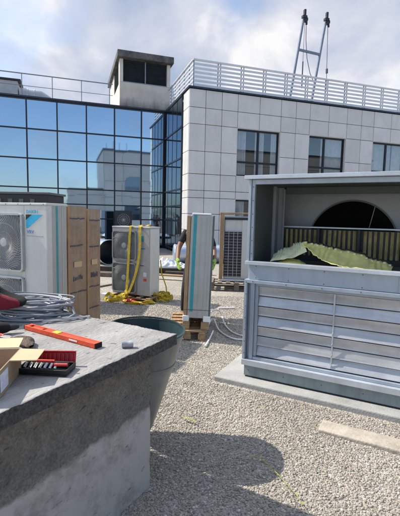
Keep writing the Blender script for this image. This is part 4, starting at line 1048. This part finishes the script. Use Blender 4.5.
def window(a,c,z0,z1,style):
    fr = MB(); y0,y1 = .13,.19; t_ = .06; mid = (a+c)/2 + (.02 if style == 0 else -.1); zt = z0+.62
    fr.box(a+.012,a+.012+t_,y0,y1,z0+.012,z1-.012); fr.box(c-.012-t_,c-.012,y0,y1,z0+.012,z1-.012)
    fr.box(a+.07,c-.07,y0,y1,z1-.08,z1-.012); fr.box(a+.07,c-.07,y0,y1,z0+.012,z0+.075); fr.box(mid-.045,mid+.045,y0,y1,z0+.075,z1-.08)
    fr.box(a+.07,mid-.045,y0+.004,y1-.004,zt-.04,zt+.04); fr.box(mid+.045,c-.07,y0+.004,y1-.004,zt-.04,zt+.04)
    w_ = fr.build('window', M['mullion'], ob)
    jm = MB(); jm.box(a-.006,a+.012,.003,.20,z0,z1); jm.box(c-.012,c+.006,.003,.20,z0,z1); jm.box(a,c,.004,.20,z1-.012,z1+.006); jm.box(a-.003,c+.003,-.02,.20,z0-.02,z0+.012)
    jm.build('reveal', M['tile'], w_)
    p = MB(); p.add([(a+.05,.165,z0+.05),(c-.05,.165,z0+.05),(c-.05,.165,z1-.05),(a+.05,.165,z1-.05)],[(0,1,2,3)]); p.build('pane', M['pane'], w_)
    q = MB(); n = int((c-a-.15)/.085); rg = random.Random(int(a*100+z0))
    if style == 0: spans = [(0,.22),(.45,.70),(.88,1)]
    elif style == 1: spans = [(.36,1)]
    else: spans = [(0,.62),(.70,1)]
    for i in range(n):
        u = (i+.5)/n
        if not any(s<=u<=e for s,e in spans): continue
        x = a+.08+(c-a-.16)*u; tw = rg.uniform(.25,.6)
        q.bar((x,.235,z0+.08),(x,.235,z1-.06),.075,.004,(math.sin(tw),math.cos(tw),0))
    q.build('blind', M['blind'], w_)
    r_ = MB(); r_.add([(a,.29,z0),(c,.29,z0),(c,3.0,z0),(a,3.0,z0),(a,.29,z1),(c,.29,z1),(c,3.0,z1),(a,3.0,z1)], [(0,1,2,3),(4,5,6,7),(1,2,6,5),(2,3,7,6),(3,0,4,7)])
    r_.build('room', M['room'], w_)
for i,(a,c) in enumerate(wins):
    for j,(z0,z1) in enumerate(wz): window(a,c,z0,z1,(0,1,2,1)[i])
# roof plates, coping, hidden walls
pt('coping', M['coping'], lambda b: (b.box(-.05,16.45,-.05,.30,6.862,6.93), b.box(-.05,.24,.30,4.02,6.862,6.93), b.box(-14,-.06,4.02,4.36,6.85,6.92)))
pt('roof_deck', M['roofing'], lambda b: (b.box(.26,16.4,.31,14,6.55,6.80), b.box(-14,.24,4.38,14,6.55,6.80)))
pt('rear_wall', M['tile'], lambda b: (b.box(-14,16.4,13.7,14,0,6.54), b.box(16.1,16.4,.25,13.7,0,6.54), b.box(-14,-13.7,4.4,13.7,0,6.54)))
# mirrored glass: long wing and the short return
GX0 = -14.0; LG = 4.12
zt = [.12,1.45,2.13,2.85,4.17,5.49,6.80]
gx = [-.12-.0, -1.25]; 
while gx[-1] > GX0+1.31: gx.append(gx[-1]-1.31)
def glaz(b):
    rg = random.Random(9)
    for i in range(len(gx)-1):
        for j in range(len(zt)-1):
            t1,t2 = rg.uniform(-.0012,.0012), rg.uniform(-.0012,.0012)     # panes never sit perfectly true
            x1_,x0_ = gx[i],gx[i+1]
            b.add([(x0_,LG+t1,zt[j]),(x1_,LG-t1+t2,zt[j]),(x1_,LG-t2,zt[j+1]),(x0_,LG+t2,zt[j+1])],[(0,1,2,3)])
gw = pt('mirror_glazing', M['mirror'], glaz)
def mull(b):
    for x in gx: b.box(x-.030,x+.030,LG-.06,LG+.05,.0,6.85)
    for z in zt: b.box(GX0,-.12,LG-.05,LG+.05,z-.028,z+.028)
    for x in gx[1:]: pass
pt('mullion', M['mullion'], mull, parent=gw)
gy = [.92,1.7,2.5,3.3,4.08]
def glaz2(b):
    rg = random.Random(2)
    for i in range(len(gy)-1):
        for j in range(len(zt)-1):
            t1,t2 = rg.uniform(-.0015,.0015), rg.uniform(-.0015,.0015)
            b.add([(-.06+t1,gy[i],zt[j]),(-.06-t1,gy[i+1],zt[j]),(-.06+t2,gy[i+1],zt[j+1]),(-.06-t2,gy[i],zt[j+1])],[(0,1,2,3)])
gr = pt('return_glazing', M['mirror_dark'], glaz2)
def mull2(b):
    for y in gy: b.box(-.072,-.02,y-.012,y+.012,0,6.85)
    for z in zt: b.box(-.095,-.02,.90,4.06,z-.035,z+.035)
pt('mullion', M['mullion'], mull2, parent=gr)
# slatted parapet railing
rl = MB(); zr = [7.03+.165*i for i in range(6)]
for z in zr: rl.box(.24,16.2,.215,.235,z,z+.085); rl.box(.205,.225,.24,4.4,z,z+.085)
o_r = rl.build('slatted_railing', M['rail_white'], ob)
rl = MB(); rl.box(.19,16.25,.17,.26,8.02,8.085); rl.box(.17,.25,.26,4.5,8.022,8.083); rl.build('top_rail', M['rail_white'], o_r, bevel=.008)
def rpost(*q): k_ = MB(); k_.box(*q); k_.build('rail_post', M['rail_grey'], o_r)
for x in [.235]+[.235+1.06*i for i in range(1,16)]:
    rpost(x-.02,x+.02,.24,.285,6.93,8.02)
    if x > .5: rpost(x+.10,x+.13,.24,.285,6.93,8.02)
for y in (.9,1.7,2.5,3.3,4.1): rpost(.228,.262,y-.02,y+.02,6.93,8.02)
# thin pipe rail over the glass wing
pr = MB(); pr.tube([(-13.9,4.5,8.0),(-2.6,4.5,8.0)], .026, 8); pr.tube([(-13.9,4.5,7.47),(-2.6,4.5,7.47)], .014, 8)
for i in range(9): x = -2.76-1.31*i; pr.tube([(x,4.5,6.80),(x,4.5,8.0)], .018, 8)
pr.build('pipe_railing', M['rail_grey'], ob, smooth=True)

# rooftop hut
def Bw(x,y,z): return Vector(BO) + Vector((.949,.314,0))*x + Vector((-.314,.949,0))*y + Vector((0,0,z))
hut = thing('rooftop_hut', 'cream rooftop hut with dark louvred windows and a weathered slab roof', 'hut', tuple(Bw(-2.24,4.75,6.85)), BRZ)
def pt(name, m, fn, bevel=.006, parent=hut, **k):
    b = MB(); fn(b); return b.build(name, m, parent, bevel=bevel, **k)
HW, HD = 2.58, 4.8
pt('front_wall', M['streak'], lambda b: b.box(0,HW,0,.2,0,1.42), .03)
pt('corner_pier', M['hutwall'], lambda b: b.box(0,.17,.002,.2,1.42,2.52)); pt('corner_pier', M['hutwall'], lambda b: b.box(HW-.17,HW,.002,.2,1.42,2.52))
pt('side_wall', M['hutwall'], lambda b: (b.box(.003,.2,.2,HD,0,1.42), b.box(.003,.2,2.6,HD,1.42,2.52), b.box(.003,.2,.2,.5,1.42,2.52), b.box(HW-.2,HW-.003,.2,HD,0,2.52), b.box(.2,HW-.2,HD-.2,HD,0,2.52)))
pt('roof_slab', M['hutslab'], lambda b: b.box(-.14,HW+.12,-.28,HD+.2,2.52,2.84), .03)
def lv_(b):
    for x0_,x1_ in ((.20,HW/2-.03),(HW/2+.03,HW-.2)):
        for i in range(16): z = 1.50+i*.062; b.bar((x0_,.10,z),(x1_,.10,z),.06,.006,(0,.5,.8))
        b.box(x0_,x1_,.15,.165,1.44,2.51)
pt('louvre', M['mesh'], lv_, 0)
pt('window_frame', M['rail_grey'], lambda b: (b.box(.17,HW-.17,.03,.16,1.42,1.465), b.box(HW/2-.025,HW/2+.025,.03,.16,1.465,2.5)), 0)
pt('side_louvre', M['mesh'], lambda b: (b.box(.12,.135,.5,2.6,1.42,2.5), [b.box(.03,.115,.5,2.6,1.46+.08*i,1.468+.08*i) for i in range(13)]), 0)
# roof plant at the left
rb = thing('rooftop_box', 'grey rooftop box with dark lid at the far left of the roof edge', 'roof unit', tuple(Bw(-9.2,5.0,6.80)), BRZ)
b = MB(); b.box(0,2.28,0,1.0,.0,.98); b.build('box_body', M['boxgrey'], rb, bevel=.02)
b = MB(); b.box(-.05,2.42,-.08,1.08,.98,1.06); b.build('lid', M['dark'], rb, bevel=.01)
b = MB(); b.box(.3,.9,-.012,-.001,.6,.72); b.build('vent_slot', M['dark'], rb)
rd = thing('roof_duct', 'grey rounded duct beside the rooftop box behind the thin railing', 'duct', tuple(Bw(-6.85,5.25,6.80)), BRZ)
b = MB(); b.tube([(0,.1,.42),(.5,.1,.42),(.9,.1,.40),(1.08,.12,.30),(1.12,.14,.12),(1.12,.14,.0)], [.36,.36,.36,.35,.34,.34], 24); b.build('duct_elbow', M['boxgrey'], rd, smooth=True)
b = MB(); b.tube([(.30,.1,.42),(.36,.1,.42)], .375, 24, caps=True); b.tube([(.62,.1,.42),(.66,.1,.42)], .372, 24); b.build('seam_band', M['galv_bright'], rd, smooth=True)
# davit frame with ropes
dv = thing('davit_frame', 'leaning two legged steel davit frame with hanging ropes on the roof', 'davit', tuple(Bw(5.2,1.0,6.80)), BRZ)
def pt(name, m, fn, bevel=0, parent=dv, **k):
    b = MB(); fn(b); return b.build(name, m, parent, bevel=bevel, **k)
ptip = [(.56,0,4.28),(1.76,0,4.36)]
for bx_, tp in ((-.08,ptip[0]),(1.10,ptip[1])):
    pt('leg', M['davit'], lambda b: b.bar((bx_,0,0),tp,.085,.085,(0,1,0)))
    pt('pulley_head', M['dark'], lambda b: (b.box(tp[0]-.10,tp[0]+.12,-.08,.08,tp[2]-.16,tp[2]-.05), b.box(tp[0]-.02,tp[0]+.07,-.06,.06,tp[2]-.05,tp[2]+.22), b.lathe([(0,-.05),(.13,-.05),(.13,.05),(0,.05)],20,(tp[0]+.06,0,tp[2]-.20),'y'), b.tube([(tp[0]+.13,0,tp[2]-.28),(tp[0]+.14,0,tp[2]-.42)],.05,8)))
    pt('base_plate', M['dark'], lambda b: b.box(bx_-.2,bx_+.2,-.2,.2,0,.04))
pt('crossbar', M['davit'], lambda b: b.bar((.30,0,2.70),(1.52,0,2.64),.09,.09,(0,1,0)))
pt('rope', M['rope'], lambda b: b.tube([(.68,0,4.0),(.72,.02,3.2),(.82,.02,2.4),(1.02,.02,1.75),(1.35,.02,1.2)], .016, 6))
pt('rope', M['rope'], lambda b: (b.tube([(.60,0,4.0),(.60,0,1.0)], .010, 6), b.tube([(.60,0,2.2),(.60,0,1.0)],.03,6)))
pt('rope', M['rope'], lambda b: (b.tube([(1.86,0,4.1),(1.96,0,1.0)], .014, 6), b.tube([(1.93,0,2.05),(1.94,0,1.85)], .055, 8)))
pt('stay', M['davit'], lambda b: (b.bar((-.02,.0,.5),(-.02,1.4,.03),.05,.05), b.bar((1.16,0,.5),(1.16,1.4,.03),.05,.05)))

# pale office block across the road, behind the viewer: seen only in the mirrored glass
fb = thing('office_block', 'pale panelled office block reflected in the mirrored glass wing', 'building', (10.5,-16.5,0), BRZ)
def pt(name, m, fn, bevel=0, parent=fb, **k):
    b = MB(); fn(b); return b.build(name, m, parent, bevel=bevel, **k)
pt('wall', M['backpanel'], lambda b: (b.box(0,40,-14,0,0,10.8), b.box(-5,-.01,-14,-1,0,5.4)))
pt('panel_joint', M['backing'], lambda b: ([b.box(0,40,.002,.012,z,z+.05) for z in (2.2,4.4,6.6,8.8)], [b.box(x,x+.04,.003,.013,0,10.8) for x in np.arange(.0,40,2.6)], [b.box(-5,0,-.997,-.985,z,z+.05) for z in (2.2,4.4)]))
for i in range(9):
    for z in (1.0,5.2):
        q = MB(); q.box(3+i*4.2,5.2+i*4.2,.015,.03,z,z+2.0); q.build('window', M['mirror_dark'], fb)
pt('parapet', M['coping'], lambda b: (b.box(-.1,40.1,-14.1,.1,10.81,11.0), b.box(-5.1,-.02,-14.1,-.9,5.41,5.55)))
for x in (.6,1.6,2.3,3.4):
    pt('mast', M['rail_grey'], lambda b: b.tube([(x,-2,11.0),(x,-2,12.4)], .05, 6))

# ------------------------------------------------------------------ camera, light, sky
cam = bpy.data.cameras.new('camera'); co = bpy.data.objects.new('camera', cam); col.objects.link(co)
cam.sensor_fit = 'HORIZONTAL'; cam.sensor_width = 36; cam.lens = 36*395/400; cam.clip_end = 2000; cam.clip_start = .05
pitch = math.atan(41/395); roll = math.atan(.022)
fw = Vector((0,math.cos(pitch),-math.sin(pitch))); r0 = Vector((1,0,0)); u0 = r0.cross(fw)
rt = math.cos(roll)*r0+math.sin(roll)*u0; up = -math.sin(roll)*r0+math.cos(roll)*u0
co.matrix_world = Matrix(((rt.x,up.x,-fw.x,0),(rt.y,up.y,-fw.y,0),(rt.z,up.z,-fw.z,1.65),(0,0,0,1)))
sc.camera = co

sl = bpy.data.lights.new('sun', 'SUN'); so = bpy.data.objects.new('sun', sl); col.objects.link(so)
sl.energy = 3.7; sl.angle = R(.6); sl.color = (1,.93,.82)
so.rotation_euler = SUN.to_track_quat('Z','Y').to_euler()

wld = bpy.data.worlds.new('World'); sc.world = wld; wld.use_nodes = True; nt = wld.node_tree; N = nt.nodes; L = nt.links
bgd = N['Background']; bgd.inputs['Strength'].default_value = .12
sky = N.new('ShaderNodeTexSky'); sky.sky_type = 'NISHITA'; sky.sun_disc = False
sky.sun_elevation = math.asin(SUN.z); sky.sun_rotation = math.atan2(SUN.x, SUN.y)
tc = N.new('ShaderNodeTexCoord'); sp = N.new('ShaderNodeSeparateXYZ'); L.new(tc.outputs['Generated'], sp.inputs[0])
def math_(op, a, b=None, c=None):
    n = N.new('ShaderNodeMath'); n.operation = op
    for i, v in enumerate((a,b,c)):
        if v is None: continue
        if isinstance(v,(int,float)): n.inputs[i].default_value = v
        else: L.new(v, n.inputs[i])
    return n.outputs[0]
den = math_('ADD', math_('MAXIMUM', sp.outputs['Z'], 0), .62)
cx_ = math_('DIVIDE', sp.outputs['X'], den); cy_ = math_('DIVIDE', sp.outputs['Y'], den)
cv = N.new('ShaderNodeCombineXYZ'); L.new(cx_, cv.inputs[0]); L.new(cy_, cv.inputs[1])
def ns(scale, detail, rough, off, dist=0):
    mp = N.new('ShaderNodeMapping'); mp.inputs['Location'].default_value = off; L.new(cv.outputs[0], mp.inputs[0])
    n = N.new('ShaderNodeTexNoise'); n.inputs['Scale'].default_value = scale; n.inputs['Detail'].default_value = detail; n.inputs['Roughness'].default_value = rough; n.inputs['Distortion'].default_value = dist
    L.new(mp.outputs[0], n.inputs['Vector']); return n.outputs['Fac']
cover = ns(3.0, 9, .52, (1.3,.4,0), .15)
shade = ns(3.6, 10, .50, (4.7,2.2,0), .35)
# more cloud ahead (north), clearer behind
bias = math_('MULTIPLY', sp.outputs['Y'], .16)
cvr = N.new('ShaderNodeMapRange'); cvr.interpolation_type = 'SMOOTHSTEP'; cvr.inputs['From Min'].default_value = .40; cvr.inputs['From Max'].default_value = .64
L.new(math_('ADD', cover, bias), cvr.inputs['Value'])
cr = N.new('ShaderNodeValToRGB'); e = cr.color_ramp.elements
e[0].position = .36; e[0].color = (2.05,2.5,3.4,1); e[1].position = .61; e[1].color = (4.9,4.85,4.9,1); e3 = cr.color_ramp.elements.new(.53); e3.color = (3.5,3.65,4.15,1)
L.new(shade, cr.inputs['Fac'])
mx = N.new('ShaderNodeMix'); mx.data_type = 'RGBA'; L.new(cvr.outputs[0], mx.inputs['Factor']); L.new(sky.outputs[0], mx.inputs[6])
hi = N.new('ShaderNodeMapRange'); hi.inputs['From Min'].default_value = .45; hi.inputs['From Max'].default_value = .95; hi.inputs['To Min'].default_value = 1; hi.inputs['To Max'].default_value = 2.6
L.new(sp.outputs['Z'], hi.inputs['Value'])
vm = N.new('ShaderNodeVectorMath'); vm.operation = 'SCALE'; L.new(cr.outputs[0], vm.inputs[0]); L.new(hi.outputs[0], vm.inputs['Scale']); L.new(vm.outputs[0], mx.inputs[7])
L.new(mx.outputs[2], bgd.inputs['Color'])

sc.view_settings.view_transform = 'Standard'; sc.view_settings.look = 'None'; sc.view_settings.exposure = .75; sc.view_settings.gamma = 1
